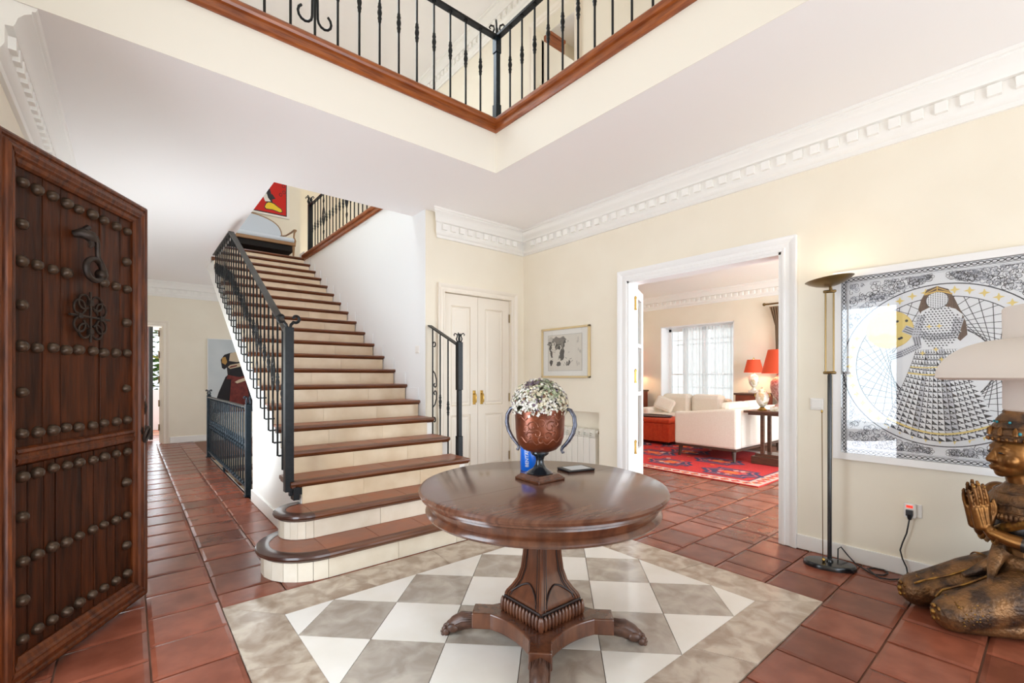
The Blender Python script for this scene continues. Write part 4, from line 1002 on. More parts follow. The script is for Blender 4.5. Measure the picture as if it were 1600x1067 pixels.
MB().box(-.045, -.012, -.03, .028, -.045, .045).build('adapter', 'white_plastic', so, bevel=.008)
MB().box(-.0465, -.044, -.016, .014, .018, .032).build('indicator', 'red_led', so)
sw = thing('light_switch', 'white light switch beside the living room doorway', 'switch', (XR, 1.107, 1.055))
MB().box(-.01, -.0005, -.042, .042, -.042, .042).build('plate', 'white_plastic', sw, bevel=.004); MB().box(-.014, -.009, -.03, .03, -.03, .03).build('rocker', 'white_plastic', sw, bevel=.003)
sw = thing('light_switch', 'white light switch on the white stair wall', 'switch', (XW, 4.43, 1.54))
MB().box(-.01, -.0005, -.042, .042, -.042, .042).build('plate', 'white_plastic', sw, bevel=.004); MB().box(-.014, -.009, -.03, .03, -.03, .03).build('rocker', 'white_plastic', sw, bevel=.003)

# ================================================================== radiator in the niche
ra = thing('radiator', 'white column radiator in the wall niche behind the table', 'radiator', (3.80, 3.53, .10))
for i in range(10):
    y = .40 - i * .083
    MB().box(-.035, .03, y - .039, y + .039, .0, .50).build('section', 'radiator_white', ra, bevel=.006)
    mm = MB()
    for k in range(4): mm.box(-.034 + k * .004, .03, y - .034, y + .034, .505 + k * .021, .515 + k * .021)
    mm.box(-.01, .03, y - .03, y + .03, .5, .585).box(-.035, .03, y - .036, y - .033, .5, .59).build('grille', 'radiator_white', ra)
MB().tube([(-.0, -.42, .56), (0, .46, .56)], .018, 10).build('header_pipe', 'radiator_white', ra, smooth=40)
MB().lathe([(.02, 0), (.02, .02), (.012, .028)], 12).mesh('valve', 'brass_dark')
MB().tube([(-.01, -.42, .56), (-.01, -.445, .56)], .02, 10).build('valve', 'brass_dark', ra)

# ================================================================== framed ink sketch
fp = wthing('framed_sketch', 'small ink drawing of figures in a thin gold frame', 'picture', (XR, 3.55, 1.51))
FA, FB, FZ0, FZ1 = 3.185, 3.915, 1.235, 1.80
m = MB()
for a, b, c, d in ((FA, FB, FZ0, FZ0 + .022), (FA, FB, FZ1 - .022, FZ1), (FA, FA + .022, FZ0, FZ1), (FB - .022, FB, FZ0, FZ1)): m.box(XR - .03, XR - .001, a, b, c, d)
m.build('frame', 'gold_frame', fp, bevel=.003)
MB().box(XR - .014, XR - .002, FA + .02, FB - .02, FZ0 + .02, FZ1 - .02).build('mat_board', 'paper', fp)
pm = MB(); PX = XR - .0145
pw, ph = FB - FA, FZ1 - FZ0
def PQ(u, v, k=0): return (PX - k * .0002, FB - u * pw, FZ0 + v * ph)      # u to the viewer's right, v up
def pp(pts, mi, k): pm.poly([PQ(u, v, k) for u, v in pts], mi)
pp([(.14, .14), (.85, .14), (.85, .86), (.14, .86)], 0, 1)
def blob(cx, cy, rx, ry, mi, k, seed, n=18, j=.25):
    q = random.Random(seed); pp([(cx + rx * (1 + q.uniform(-j, j)) * cos(2 * pi * i / n), cy + ry * (1 + q.uniform(-j, j)) * sin(2 * pi * i / n)) for i in range(n)], mi, k)
blob(.36, .68, .21, .15, 2, 2, 1); blob(.30, .72, .14, .08, 1, 2.1, 31); blob(.25, .55, .08, .14, 1, 2.2, 2); blob(.40, .47, .11, .11, 1, 2.4, 3); blob(.24, .30, .06, .08, 1, 2.6, 4); blob(.55, .30, .06, .06, 1, 2.8, 5); blob(.37, .28, .05, .05, 1, 3, 6); blob(.2, .78, .06, .05, 3, 3.2, 8); blob(.52, .62, .06, .14, 1, 3.3, 9); blob(.33, .74, .1, .08, 2, 3.4, 10)
def figure(cx, top, s, mi, k, lean=0., arm=1):
    body = [(0, 0), (.035, -.02), (.03, -.08), (.05, -.14), (.055, -.24), (.035, -.31), (.045, -.38), (.03, -.5), (.005, -.56), (.0, -.42), (-.02, -.56), (-.045, -.5), (-.035, -.36), (-.04, -.28), (-.03, -.2), (-.05, -.13), (-.03, -.08), (-.035, -.02)]
    pp([(cx + x * s * 1.5 + lean * y, top + y * s) for x, y in body], mi, k)
    pp([(cx + lean * .05 + .028 * s * cos(a), top + .03 * s + .04 * s * sin(a)) for a in [i * pi / 5 for i in range(10)]], mi, k + .1)
    if arm: pp([(cx + .03 * s, top - .1 * s), (cx + .08 * s, top + .02 * s), (cx + .05 * s, top + .09 * s), (cx + .035 * s, top + .085 * s), (cx + .055 * s, top + .02 * s), (cx + .02 * s, top - .06 * s)], mi, k + .2)
figure(.25, .66, .75, 0, 4, -.1); figure(.54, .70, .85, 0, 4.4, .02); figure(.37, .58, .8, 0, 4.8, .25); blob(.33, .36, .09, .04, 0, 5.2, 21); blob(.27, .25, .03, .09, 0, 5.3, 22); blob(.48, .3, .06, .06, 0, 5.4, 23); blob(.385, .6, .03, .04, 1, 5.6, 24); blob(.55, .28, .012, .05, 1, 5.7, 25)
for i in range(26):
    q = random.Random(60 + i); u = q.uniform(.16, .64); v = q.uniform(.18, .8); l = q.uniform(.02, .09); a = q.uniform(0, 3.1); w = .004
    pp([(u - w * sin(a), v + w * cos(a)), (u + l * cos(a) - w * sin(a), v + l * sin(a) + w * cos(a)), (u + l * cos(a) + w * sin(a), v + l * sin(a) - w * cos(a)), (u + w * sin(a), v - w * cos(a))], q.choice((1, 2, 3)), 6 + i * .02)
for i in range(9):
    q = random.Random(90 + i); blob(q.uniform(.74, .83), q.uniform(.2, .82), .012, .03, 3, 6.6 + i * .02, 100 + i)
for a, b, c, d in ((.14, .85, .14, .144), (.14, .85, .856, .86), (.14, .144, .14, .86), (.846, .85, .14, .86)): pp([(a, c), (b, c), (b, d), (a, d)], 2, 7)
pm.build('print', ['paper_print', 'ink', 'ink_mid', 'ink_pale'], fp)
MB().box(XR - .0185, XR - .0175, FA + .02, FB - .02, FZ0 + .02, FZ1 - .02).build('glazing', 'picture_glass', fp)

# ================================================================== large framed picture of a dancer
bp = wthing('large_framed_picture', 'large framed black and white drawing of a woman with a golden disc', 'picture', (XR, .46, .69))
PY0, PZ0, PWD, PHT = 1.0, .692, 1.076, 1.265
def BQ(a, b, k=0): return (XR - .0305 - k * .00012, PY0 - a, PZ0 + b)
m = MB()
for a0, a1, b0, b1 in ((0, PWD, 0, .045), (0, PWD, PHT - .045, PHT), (0, .045, .045, PHT - .045), (PWD - .045, PWD, .045, PHT - .045)): m.box(XR - .05, XR - .001, PY0 - a1, PY0 - a0, PZ0 + b0, PZ0 + b1)
m.build('frame', 'frame_white', bp, bevel=.002)
MB().box(XR - .03, XR - .003, PY0 - PWD + .04, PY0 - .04, PZ0 + .04, PZ0 + PHT - .04).build('backing', 'pic_white', bp)
q_ = MB(); ORD = [0.0]
def bpoly(pts, mi): ORD[0] += .0015; q_.poly([BQ(a, b, 1 + ORD[0]) for a, b in pts], mi)
def bline(pts, w, mi, loop=False):
    P = [Vector(p) for p in pts]; n = len(P); ORD[0] += .0015; k = 1 + ORD[0]; Lf = []; Rt = []
    for i in range(n):
        t = (P[(i + 1) % n] - P[i - 1]) if loop else (P[min(i + 1, n - 1)] - P[max(i - 1, 0)])
        if t.length < 1e-9: t = Vector((1, 0))
        t.normalize(); nv = Vector((-t.y, t.x)) * w / 2; Lf.append(P[i] + nv); Rt.append(P[i] - nv)
    vs = [BQ(p.x, p.y, k) for p in Lf + Rt]; r = n if loop else n - 1
    q_.add(vs, [(i, (i + 1) % n, n + (i + 1) % n, n + i) for i in range(r)], mi)
def circ(c, r, n=48, a0=0, a1=2 * pi): return [(c[0] + r * cos(a0 + (a1 - a0) * i / n), c[1] + r * sin(a0 + (a1 - a0) * i / n)) for i in range(n + (0 if abs(a1 - a0 - 2 * pi) < 1e-6 else 1))]
INK, GREY, LG, YEL, HAIR, GOLD, WHT = 1, 2, 3, 4, 5, 6, 0
CCx, CCy, CR = .538, .625, .485
# chain border
for x0, x1, y0, y1 in ((.06, PWD - .06, .06, .06), (.06, PWD - .06, PHT - .06, PHT - .06), (.06, .06, .06, PHT - .06), (PWD - .06, PWD - .06, .06, PHT - .06)):
    L_ = abs(x1 - x0) + abs(y1 - y0); n = int(L_ / .026); hor = abs(x1 - x0) > 0
    for s in (-.014, .014): bline([(x0, y0 + s), (x1, y1 + s)] if hor else [(x0 + s, y0), (x1 + s, y1)], .003, INK)
    for i in range(n):
        t = (i + .5) / n; c = (x0 + (x1 - x0) * t, y0 + (y1 - y0) * t)
        bline([(c[0] + (.0115 if hor else .008) * cos(a), c[1] + (.008 if hor else .0115) * sin(a)) for a in [j * pi / 5 for j in range(10)]], .0045, INK, True)
        e = (c[0] + (.013 if hor else 0), c[1] + (0 if hor else .013)); bpoly([(e[0] - .005, e[1]), (e[0], e[1] - .005), (e[0] + .005, e[1]), (e[0], e[1] + .005)], INK)
    for s in (-.024, .022): bline([(x0, y0 + s), (x1, y1 + s)] if hor else [(x0 + s, y0), (x1 + s, y1)], .0015, GREY)
# corner filigree
rq = random.Random(11)
def corner(cx, cy, sx, sy):
    for i in range(300):
        u = rq.uniform(0, 1); v = rq.uniform(0, 1)
        lim = .44 * (1 - u) ** 1.2 + .03
        a = cx + sx * u * .40; b = cy + sy * v * lim
        if (a - CCx) ** 2 + (b - CCy) ** 2 < (CR + .02) ** 2: continue
        r = rq.uniform(.012, .026); a0 = rq.uniform(0, 6.3); tw = rq.choice((-1, 1)) * rq.uniform(4, 7)
        pts = [(a + r * (1 - .75 * t) * cos(a0 + tw * t), b + r * (1 - .75 * t) * sin(a0 + tw * t)) for t in [j / 11 for j in range(12)]]
        pts = [(min(max(x, .092), PWD - .092), min(max(y, .092), PHT - .092)) for x, y in pts]
        bline(pts, .0028, INK if rq.random() < .6 else GREY)
        if rq.random() < .4:
            bpoly([(a + .007 * cos(q), b + .007 * sin(q)) for q in [j * 2 * pi / 5 for j in range(5)]], LG)
    pts = [(cx + sx * u * .42, cy + sy * (.44 * (1 - u) ** 1.2 + .03 + .012 * sin(u * 40))) for u in [j / 50 for j in range(51)]]
    pts = [(x, y) for x, y in pts if (x - CCx) ** 2 + (y - CCy) ** 2 > (CR + .012) ** 2]
    if len(pts) > 2: bline(pts, .0028, INK)
corner(.085, PHT - .085, 1, -1); corner(PWD - .085, PHT - .085, -1, -1); corner(.085, .085, 1, 1); corner(PWD - .085, .085, -1, 1)
for dx in (-.045, .045):
    for yy in (.105, PHT - .105):
        for k in range(5): bline(circ((CCx + dx + .012 * cos(k * 1.256), yy + .012 * sin(k * 1.256)), .009, 9), .002, INK, True)
# rings, rays and stars
bline(circ((CCx, CCy), CR, 96), .006, INK, True); bline(circ((CCx, CCy), CR - .075, 96), .0045, INK, True)
for i in range(40):
    a0 = 2 * pi * i / 40; a1 = a0 + 2 * pi * .31; r = CR - .076
    bline([(CCx + r * cos(a0), CCy + r * sin(a0)), (CCx + r * cos(a1), CCy + r * sin(a1))], .0032, INK)
for i in range(44):
    a = 2 * pi * i / 44; c = (CCx + (CR - .038) * cos(a), CCy + (CR - .038) * sin(a))
    bpoly([(c[0] + (.025 if j % 2 == 0 else .009) * cos(j * pi / 4), c[1] + (.025 if j % 2 == 0 else .009) * sin(j * pi / 4)) for j in range(8)], YEL)
# golden disc
bpoly(circ((.30, .855), .118, 40), YEL); bline(circ((.30, .855), .118, 40), .003, GOLD, True)
for dx, dy in ((.04, .05), (.06, -.055), (.085, .05), (.05, -.06)): bpoly(circ((.30 + dx, .855 + dy), .008, 8), INK)
# hair behind, dress, bodice
bpoly([(.455, 1.03), (.48, 1.085), (.526, 1.10), (.575, 1.075), (.60, 1.02), (.625, .95), (.65, .87), (.655, .80), (.625, .765), (.60, .80), (.56, .9), (.5, .95), (.455, .93), (.44, .97)], HAIR)
dress = [(.43, .72), (.40, .62), (.36, .48), (.31, .33), (.275, .255), (.33, .215), (.42, .185), (.54, .175), (.66, .19), (.75, .225), (.79, .265), (.74, .38), (.69, .52), (.645, .64), (.615, .72)]
bpoly(dress, WHT)
def dl(v): return (.43 - (1 - v) * .155, .72 - (1 - v) * .465)
def dpt(u, v):     # u across, v 1 at waist 0 at hem
    xl = .43 - .155 * (1 - v) ** 1.15; xr = .615 + .175 * (1 - v) ** 1.1; yb = .255 - .085 * sin(pi * u)
    return (xl + (xr - xl) * u, .72 * v + yb * (1 - v) if True else 0)
NU, NV = 16, 17
for i in range(NU):
    for j in range(NV):
        a = dpt(i / NU, j / NV); b = dpt((i + 1) / NU, j / NV); c = dpt((i + 1) / NU, (j + 1) / NV); d = dpt(i / NU, (j + 1) / NV)
        if i in (4, 9, 10): bpoly([a, b, c, d], LG)
        bpoly([a, (b[0] * .93 + a[0] * .07, b[1]), (d[0] * .75 + a[0] * .25, d[1] * .75 + a[1] * .25)], INK)
        cx, cy = a[0] * .72 + b[0] * .28, a[1] * .75 + d[1] * .25; bpoly(circ((cx, cy), .0042, 6), WHT)
    bline([dpt(i / NU, v / 8) for v in range(9)], .0022, INK)
for j in range(NV + 1): bline([dpt(u / 12, j / NV) for u in range(13)], .0016, INK)
for v, w in ((.08, .011), (.70, .009), (.78, .007)): bline([dpt(u / 14, v) if v < .5 else (dpt(u / 14, v)[0], dpt(u / 14, v)[1] + .03 * (u / 14)) for u in range(15 if v < .5 else 12)], w, YEL)
bodice = [(.43, .72), (.45, .80), (.44, .90), (.455, .955), (.49, .975), (.56, .975), (.605, .955), (.635, .92), (.625, .84), (.60, .78), (.615, .72)]
bpoly(bodice, WHT)
def arm(pts, w):
    bline(pts, w, LG)
    P = [Vector(p) for p in pts]
    for i in range(len(P) - 1):
        for s in range(8):
            c = P[i].lerp(P[i + 1], s / 8)
            for o in (-.3, 0, .3):
                d = (P[i + 1] - P[i]).normalized(); nv = Vector((-d.y, d.x)); e = c + nv * o * w; bpoly([(e.x - .0045, e.y - .003), (e.x + .0045, e.y - .003), (e.x + .002, e.y + .004)], INK)
arm([(.62, .90), (.60, .80), (.50, .795), (.42, .83), (.372, .858)], .045); arm([(.455, .93), (.43, .80), (.44, .745), (.36, .70), (.30, .675)], .04)
for i in range(13):
    for j in range(17):
        x = .432 + i * .0155 + (j % 2) * .007; y = .725 + j * .0146
        if (x - .53) ** 2 / .0085 + (y - .85) ** 2 / .0165 > 1: continue
        bpoly([(x, y), (x + .011, y), (x + .002, y + .010)], INK); bpoly(circ((x + .009, y + .008), .003, 6), WHT)
bpoly(circ((.526, 1.015), .05, 24), WHT); bline(circ((.526, 1.015), .05, 24), .003, INK, True)
for i in range(9):
    for j in range(9):
        x = .484 + i * .0105; y = .972 + j * .0105
        if (x - .526) ** 2 + (y - 1.015) ** 2 < .0023: bpoly([(x, y), (x + .007, y), (x + .002, y + .007)], INK)
bline([(.468, 1.055), (.5, 1.062), (.526, 1.07), (.555, 1.062), (.592, 1.045)], .008, GOLD); bline([(.47, 1.06), (.526, 1.09), (.58, 1.06)], .005, GOLD); bline([(.526, 1.068), (.526, 1.1)], .005, GOLD)
for a in ((.46, .70), (.52, .72), (.545, .66), (.49, .86), (.535, .86)): bpoly([(a[0] + (.016 if j % 2 == 0 else .006) * cos(j * pi / 4), a[1] + (.016 if j % 2 == 0 else .006) * sin(j * pi / 4)) for j in range(8)], YEL)
q_.build('print', ['pic_white', 'pic_ink', 'pic_grey', 'pic_lightgrey', 'pic_yellow', 'pic_hair', 'pic_gold'], bp)
MB().box(XR - .0445, XR - .043, PY0 - PWD + .04, PY0 - .04, PZ0 + .04, PZ0 + PHT - .04).build('glazing', 'picture_glass', bp)
# ================================================================== kneeling bronze statue
fw = Vector((-.625, .78)); SB = (3.45, .11, 0)
sg = thing('kneeling_statue', 'gilded bronze statue of a crowned figure kneeling with palms pressed together', 'statue', SB, atan2(fw.y, fw.x))
def remesh(o, vox, it=3, fac=.5):
    r = o.modifiers.new('remesh', 'REMESH'); r.mode = 'VOXEL'; r.voxel_size = vox; r.use_smooth_shade = True
    if it: sm = o.modifiers.new('smooth', 'SMOOTH'); sm.factor = fac; sm.iterations = it
    return o
def cap(mm, pts, rs, n=12):
    """chain of spheres and tapered tubes"""
    mm.tube(pts, rs, n)
    for p, r in zip(pts, rs): mm.ell(p, r, n, 8)
# garment: hips, thighs, shins
g = MB()
g.ell((-.02, 0, .22), (.17, .21, .15), 18, 12)
for s in (1, -1):
    cap(g, [(0, s * .10, .22), (.15, s * .118, .17), (.30, s * .128, .118), (.40, s * .13, .088)], [.125, .115, .095, .083], 14)
    cap(g, [(.39, s * .135, .052), (.2, s * .15, .056), (0, s * .15, .06), (-.2, s * .13, .06)], [.05, .052, .058, .05], 12)
    g.ell((-.27, s * .12, .04), (.09, .045, .04), 12, 8)
g.ell((.2, 0, .11), (.2, .08, .07), 14, 10)
g.ell((.0, 0, .33), (.125, .145, .07), 16, 10)
gm = remesh(g.build('garment', 'bronze', sg), .008)
# body
b = MB()
b.ell((0, 0, .36), (.105, .125, .1), 16, 10); b.ell((.005, 0, .45), (.098, .115, .11), 16, 10); b.ell((.02, 0, .57), (.105, .15, .105), 18, 12); b.ell((.0, 0, .63), (.08, .17, .055), 16, 10)
for s in (1, -1):
    b.ell((.0, s * .17, .625), (.06, .06, .062), 12, 10)
    cap(b, [(0, s * .185, .61), (-.005, s * .22, .52), (.0, s * .235, .435)], [.052, .048, .042], 12)
    cap(b, [(.0, s * .235, .43), (.06, s * .165, .435), (.13, s * .085, .45), (.172, s * .035, .468)], [.042, .04, .033, .026], 12)
cap(b, [(.015, 0, .66), (.025, 0, .72), (.035, 0, .76)], [.062, .05, .05], 12)
b.ell((.045, 0, .86), (.095, .088, .115), 20, 14); b.ell((.075, 0, .795), (.062, .062, .05), 16, 10); b.ell((.105, 0, .765), (.026, .03, .022), 10, 8)
b.ell((.085, 0, .83), (.06, .066, .06), 14, 10)
cap(b, [(.132, 0, .88), (.146, 0, .85), (.156, 0, .832)], [.01, .013, .016], 8); b.ell((.146, .013, .828), .009, 8, 6); b.ell((.146, -.013, .828), .009, 8, 6)
for s in (1, -1):
    cap(b, [(.13, s * .014, .892), (.126, s * .038, .899), (.105, s * .062, .889)], [.006, .007, .005], 8)
    b.ell((.122, s * .034, .868), (.014, .018, .009), 10, 8)
    b.ell((.1, s * .05, .83), (.03, .028, .03), 10, 8)
    b.ell((.035, s * .092, .845), (.022, .012, .042), 10, 8); b.ell((.03, s * .096, .795), (.012, .01, .03), 8, 6)
b.ell((.141, 0, .797), (.012, .026, .006), 10, 6); b.ell((.139, 0, .785), (.012, .02, .0075), 10, 6)
body = remesh(b.build('body', 'bronze_gold', sg), .0055, 2)
# hands, pressed together, fingers up
for s in (1, -1):
    h = MB(); y0 = s * .019
    cap(h, [(.165, s * .038, .455), (.178, s * .025, .485)], [.027, .026], 10)
    M = Matrix.Rotation(.16, 3, 'Y')
    def HP(u, v): # u toward the little finger (away from the chest), v up along the hand
        q = M @ Vector((u, 0, v)); return (.195 + q.x, y0, .495 + q.z)
    for u, w in ((-.022, .03), (0, .03), (.024, .028)):
        cap(h, [(HP(u * .7, 0)[0], y0, HP(u * .7, 0)[2]), (HP(u, .09)[0], y0, HP(u, .09)[2])], [.022, .0185], 10)
    for u, v1, r in ((-.033, .205, .0105), (-.011, .222, .011), (.011, .212, .0105), (.033, .182, .0095)):
        p0, p1, p2, p3 = HP(u, .085), HP(u * 1.04, .085 + (v1 - .085) * .45), HP(u * 1.03, .085 + (v1 - .085) * .75), HP(u * .98, v1)
        cap(h, [p0, (p1[0], y0 + s * .004, p1[2]), (p2[0], y0 + s * .002, p2[2]), (p3[0], y0 - s * .003, p3[2])], [r * 1.1, r, r * .92, r * .7], 8)
    t0, t1, t2 = HP(-.03, .02), HP(-.056, .065), HP(-.06, .125)
    cap(h, [t0, (t1[0], y0 + s * .006, t1[2]), ((t1[0] + t2[0]) / 2 - .002, y0 + s * .007, (t1[2] + t2[2]) / 2), (t2[0], y0 + s * .004, t2[2])], [.018, .0135, .012, .0085], 8)
    hd = remesh(h.build('hand', 'bronze_gold', sg), .0035, 2)
    for u, v1 in ((-.033, .198), (-.011, .215), (.011, .205), (.033, .176)):
        p = HP(u, v1 - .004); MB().ell((p[0], y0 + s * .007, p[2]), (.005, .003, .008), 8, 6).build('nail', 'bronze_gilt', hd, smooth=60)
    MB().tube([(.163 + .012 * cos(a) * .4, s * .042 + .034 * cos(a) * .7, .452 + .034 * sin(a)) for a in [i * 2 * pi / 18 for i in range(18)]], .009, 8, loop=True).build('bracelet', 'bronze_gilt', sg, smooth=60)
for s in (1, -1): MB().tube([(-.004, s * .228, .47), (.0, s * .237, .435), (.03, s * .205, .434), (.07, s * .155, .438), (.1, s * .118, .443)], [.048, .0455, .045, .0425, .039], 14).build('sleeve', 'bronze_dark', sg, smooth=60)
# dark bodice, collar, sash, armlets
bo = MB(); bo.ell((.012, 0, .50), (.112, .134, .13), 20, 14); bo.ell((.022, 0, .575), (.108, .152, .07), 18, 10)
remesh(bo.build('bodice', 'bronze_dark', sg), .008)
c = MB(); rgc = []
for k, (rr0, zz, sx) in enumerate(((.058, .715, .9), (.072, .70, .95), (.098, .682, .95), (.12, .662, .86), (.145, .64, .78), (.168, .612, .70), (.176, .585, .66), (.165, .575, .66))):
    rgc.append([(.02 + rr0 * sx * cos(a), rr0 * 1.06 * sin(a), zz - .05 * max(0, cos(a)) * (k / 7) + .004 * cos(a * 12) * (k > 2)) for a in [i * 2 * pi / 48 for i in range(48)]])
c.rings(rgc, 0, True, False)
for k in (2, 4, 5): c.tube(rgc[k], .0055, 6, loop=True)
c.build('collar', 'bronze', sg, smooth=60)
c = MB()
for i in range(26):
    a = -1.5 + 3.0 * i / 25; c.ell((.02 + .152 * .8 * cos(a), .165 * sin(a), .582 - .03 * cos(a)), (.01, .01, .016), 8, 6)
c.build('collar_pendants', 'bronze', sg, smooth=60)
for s in (1, -1):
    MB().tube([(-.003 + .052 * cos(a), s * .215 + .05 * sin(a), .545 + .012 * sin(a) * s) for a in [i * 2 * pi / 20 for i in range(20)]], .011, 8, loop=True).build('armlet', 'bronze_gilt', sg, smooth=60)
sa = MB(); sa.tube([(.1, .13, .545), (.128, .05, .50), (.12, -.05, .44), (.09, -.12, .39)], [.02, .024, .024, .02], 8, flat=.5); sa.build('sash', 'bronze_gilt', sg, smooth=60)
sa = MB(); sa.tube([(.11, 0, .40), (.14, .02, .335), (.17, .04, .29), (.2, .075, .262), (.235, .12, .245), (.25, .165, .21), (.25, .2, .16)], [.03, .032, .022, .016, .013, .012, .01], 8); sa.tube([(.1, .03, .38), (.15, .0, .30), (.2, -.02, .25), (.25, -.03, .22)], [.03, .03, .024, .012], 8)
sa.build('sash_tail', 'bronze', sg, smooth=60)
# raised borders and patterns on the garment
bd = MB()
for s in (1, -1):
    for k in range(5):
        x = .1 + k * .065; r = .117 - k * .0085; zc = .193 - k * .026
        pts = []
        for i in range(13):
            a = -.5 + i * 2.6 / 12; pts.append((x + .03 * sin(i * .5) * .4, s * (.12 + r * sin(a) * .98), zc + r * cos(a) * .99))
        bd.tube(pts, .0045, 6)
    for k in range(150):
        q = random.Random(k + (100 if s > 0 else 0)); x = q.uniform(.05, .42); a = q.uniform(-.4, 1.9); tt = min(1, max(0, x / .40)); r = .125 - .042 * tt; zc = .22 - .132 * tt
        bd.ell((x, s * (.10 + .03 * tt + r * sin(a)), zc + r * cos(a)), (.0055, .0055, .004), 6, 5)
    bd.tube([(.44, s * .08, .14), (.40, s * .06, .17), (.3, s * .055, .205), (.18, s * .05, .262)], .006, 6)
bd.build('garment_relief', 'bronze_gilt', sg, smooth=60)
for s in (1, -1):
    kn_ = MB()
    for i in range(8): kn_.ell((.478 - .012 * abs(cos(i * .785)), s * .13 + .03 * cos(i * .785), .09 + .03 * sin(i * .785)), (.009, .012, .012), 8, 6)
    kn_.ell((.48, s * .13, .09), (.012, .014, .014), 8, 6); kn_.build('knee_rosette', 'bronze_gilt', sg, smooth=60)
# crown
cr = MB().lathe([(.098, .925), (.106, .93), (.108, .945), (.102, .952), (.105, .96), (.1, .975), (.092, .985), (.095, .995), (.088, 1.01), (.078, 1.02), (.08, 1.03), (.068, 1.05), (.055, 1.065), (.056, 1.075), (.04, 1.095), (.03, 1.115), (.02, 1.15), (.0, 1.17)], 32, (.035, 0, 0)).build('crown', 'bronze', sg, smooth=30)
c = MB()
for i in range(22):
    a = i * 2 * pi / 22; c.ell((.035 + .107 * cos(a), .107 * sin(a), .935), (.008, .008, .011), 6, 5)
    if i % 2: c.tube([(.035 + .103 * cos(a), .103 * sin(a), .955), (.035 + .1 * cos(a), .1 * sin(a), .98), (.035 + .094 * cos(a), .094 * sin(a), .995)], [.011, .012, .003], 6)
c.build('crown_beads', 'bronze_gold', cr, smooth=60)
c = MB()
for i in range(9):
    a = i * 2 * pi / 9 + .3; c.ell((.035 + .104 * cos(a), .104 * sin(a), .968), (.0075, .0075, .009), 8, 6); c.ell((.035 + .083 * cos(a + .3), .083 * sin(a + .3), 1.02), (.006, .006, .007), 8, 6)
c.build('gem_studs', 'turquoise', cr, smooth=60)
e = MB()
for s in (1, -1): e.ell((.1325, s * .034, .867), (.0075, .013, .0045), 10, 6)
e.build('eyes', 'bronze_dark', sg, smooth=60)

# ================================================================== pale plaster lamp close to the camera
pl = thing('plaster_lamp', 'pale plaster floor lamp with a mushroom dome, cut by the frame', 'floor lamp', (1.573, -.012, 0))
MB().lathe([(0, .10), (.205, .10), (.216, .105)] + [(.10 + .116 * cos(a), .105 + .088 * sin(a)) for a in [i * pi / 2 / 12 for i in range(1, 13)]] + [(0, .193)], 64, (0, 0, 1.142)).build('dome', 'lamp_plaster', pl, smooth=40)
MB().lathe([(0, 1.335), (.1, 1.335), (.101, 1.405), (.098, 1.409), (0, 1.409)], 48).build('neck', 'lamp_plaster', pl, smooth=40)
MB().lathe([(0, 1.172), (.096, 1.172), (.1, 1.176), (.1, 1.243), (0, 1.243)], 48).build('socket_drum', 'lamp_plaster', pl, smooth=40)
MB().lathe([(.012, .02), (.012, 1.175)], 12).build('pole', 'lamp_plaster', pl, smooth=40)
MB().lathe([(0, 0), (.13, 0), (.13, .015), (.12, .022), (0, .022)], 32).build('base', 'lamp_plaster', pl, smooth=40)
# ================================================================== living room
rg_ = wthing('persian_rug', 'red patterned rug with navy medallions under the cream sofa', 'rug', (6.9, 3.7, 0))
RX0, RX1, RY0, RY1 = 5.43, 8.0, 2.18, 5.7
MB().box(RX0, RX1, RY0, RY1, .001, .013).build('pile', 'rug_red', rg_)
rm = MB(); RZ = .0134; RO = [0]
def rp(pts, mi): RO[0] += 1; rm.poly([(x, y, RZ + RO[0] * .000012) for x, y in pts], mi)
def rect(a, b, c, d): return [(a, c), (b, c), (b, d), (a, d)]
for off, w, mi in ((.0, .17, 2), (.17, .02, 1)):
    for q in (rect(RX0 + off, RX0 + off + w, RY0 + off, RY1 - off), rect(RX1 - off - w, RX1 - off, RY0 + off, RY1 - off), rect(RX0 + off, RX1 - off, RY0 + off, RY0 + off + w), rect(RX0 + off, RX1 - off, RY1 - off - w, RY1 - off)): rp(q, mi)
rq = random.Random(2)
def zig(x0, y0, x1, y1, n):
    for i in range(n):
        t = (i + .5) / n; x = x0 + (x1 - x0) * t; y = y0 + (y1 - y0) * t
        for k, (s, mi) in enumerate(((.062, 0), (.04, 5), (.02, 1))): rp([(x - s, y), (x, y - s), (x + s, y), (x, y + s)], mi if (i + k) % 3 else 3)
zig(RX0 + .085, RY0 + .1, RX0 + .085, RY1 - .1, 26); zig(RX0 + .1, RY0 + .085, RX1 - .1, RY0 + .085, 18)
def medal(cx, cy, s, mi=1):
    hexa = [(1.25, 0), (.8, .5), (.8, .85), (-.8, .85), (-.8, .5), (-1.25, 0), (-.8, -.5), (-.8, -.85), (.8, -.85), (.8, -.5)]
    rp([(cx + x * s, cy + y * s * 1.1) for y, x in hexa], mi); rp([(cx + x * s * .8, cy + y * s * .9) for y, x in hexa], 4); rp([(cx + x * s * .72, cy + y * s * .82) for y, x in hexa], mi); rp([(cx + x * s * .4, cy + y * s * .5) for y, x in hexa], 0); rp([(cx + x * s * .2, cy + y * s * .3) for y, x in hexa], 3)
    for i in range(14):
        a = rq.uniform(0, 6.28); r = rq.uniform(.45, .7) * s; x, y = cx + r * cos(a) * .8, cy + r * sin(a); q = rq.uniform(.015, .035); rp([(x - q, y - q), (x + q, y - q), (x + q * .4, y + q), (x - q, y + q)], rq.choice((3, 2, 0, 4)))
medal(5.95, 2.72, .30); medal(6.0, 3.62, .26); medal(6.55, 4.25, .30); medal(6.6, 3.2, .28); medal(6.05, 4.6, .28); medal(7.2, 5.1, .3); medal(7.05, 3.9, .26); medal(7.5, 4.3, .3)
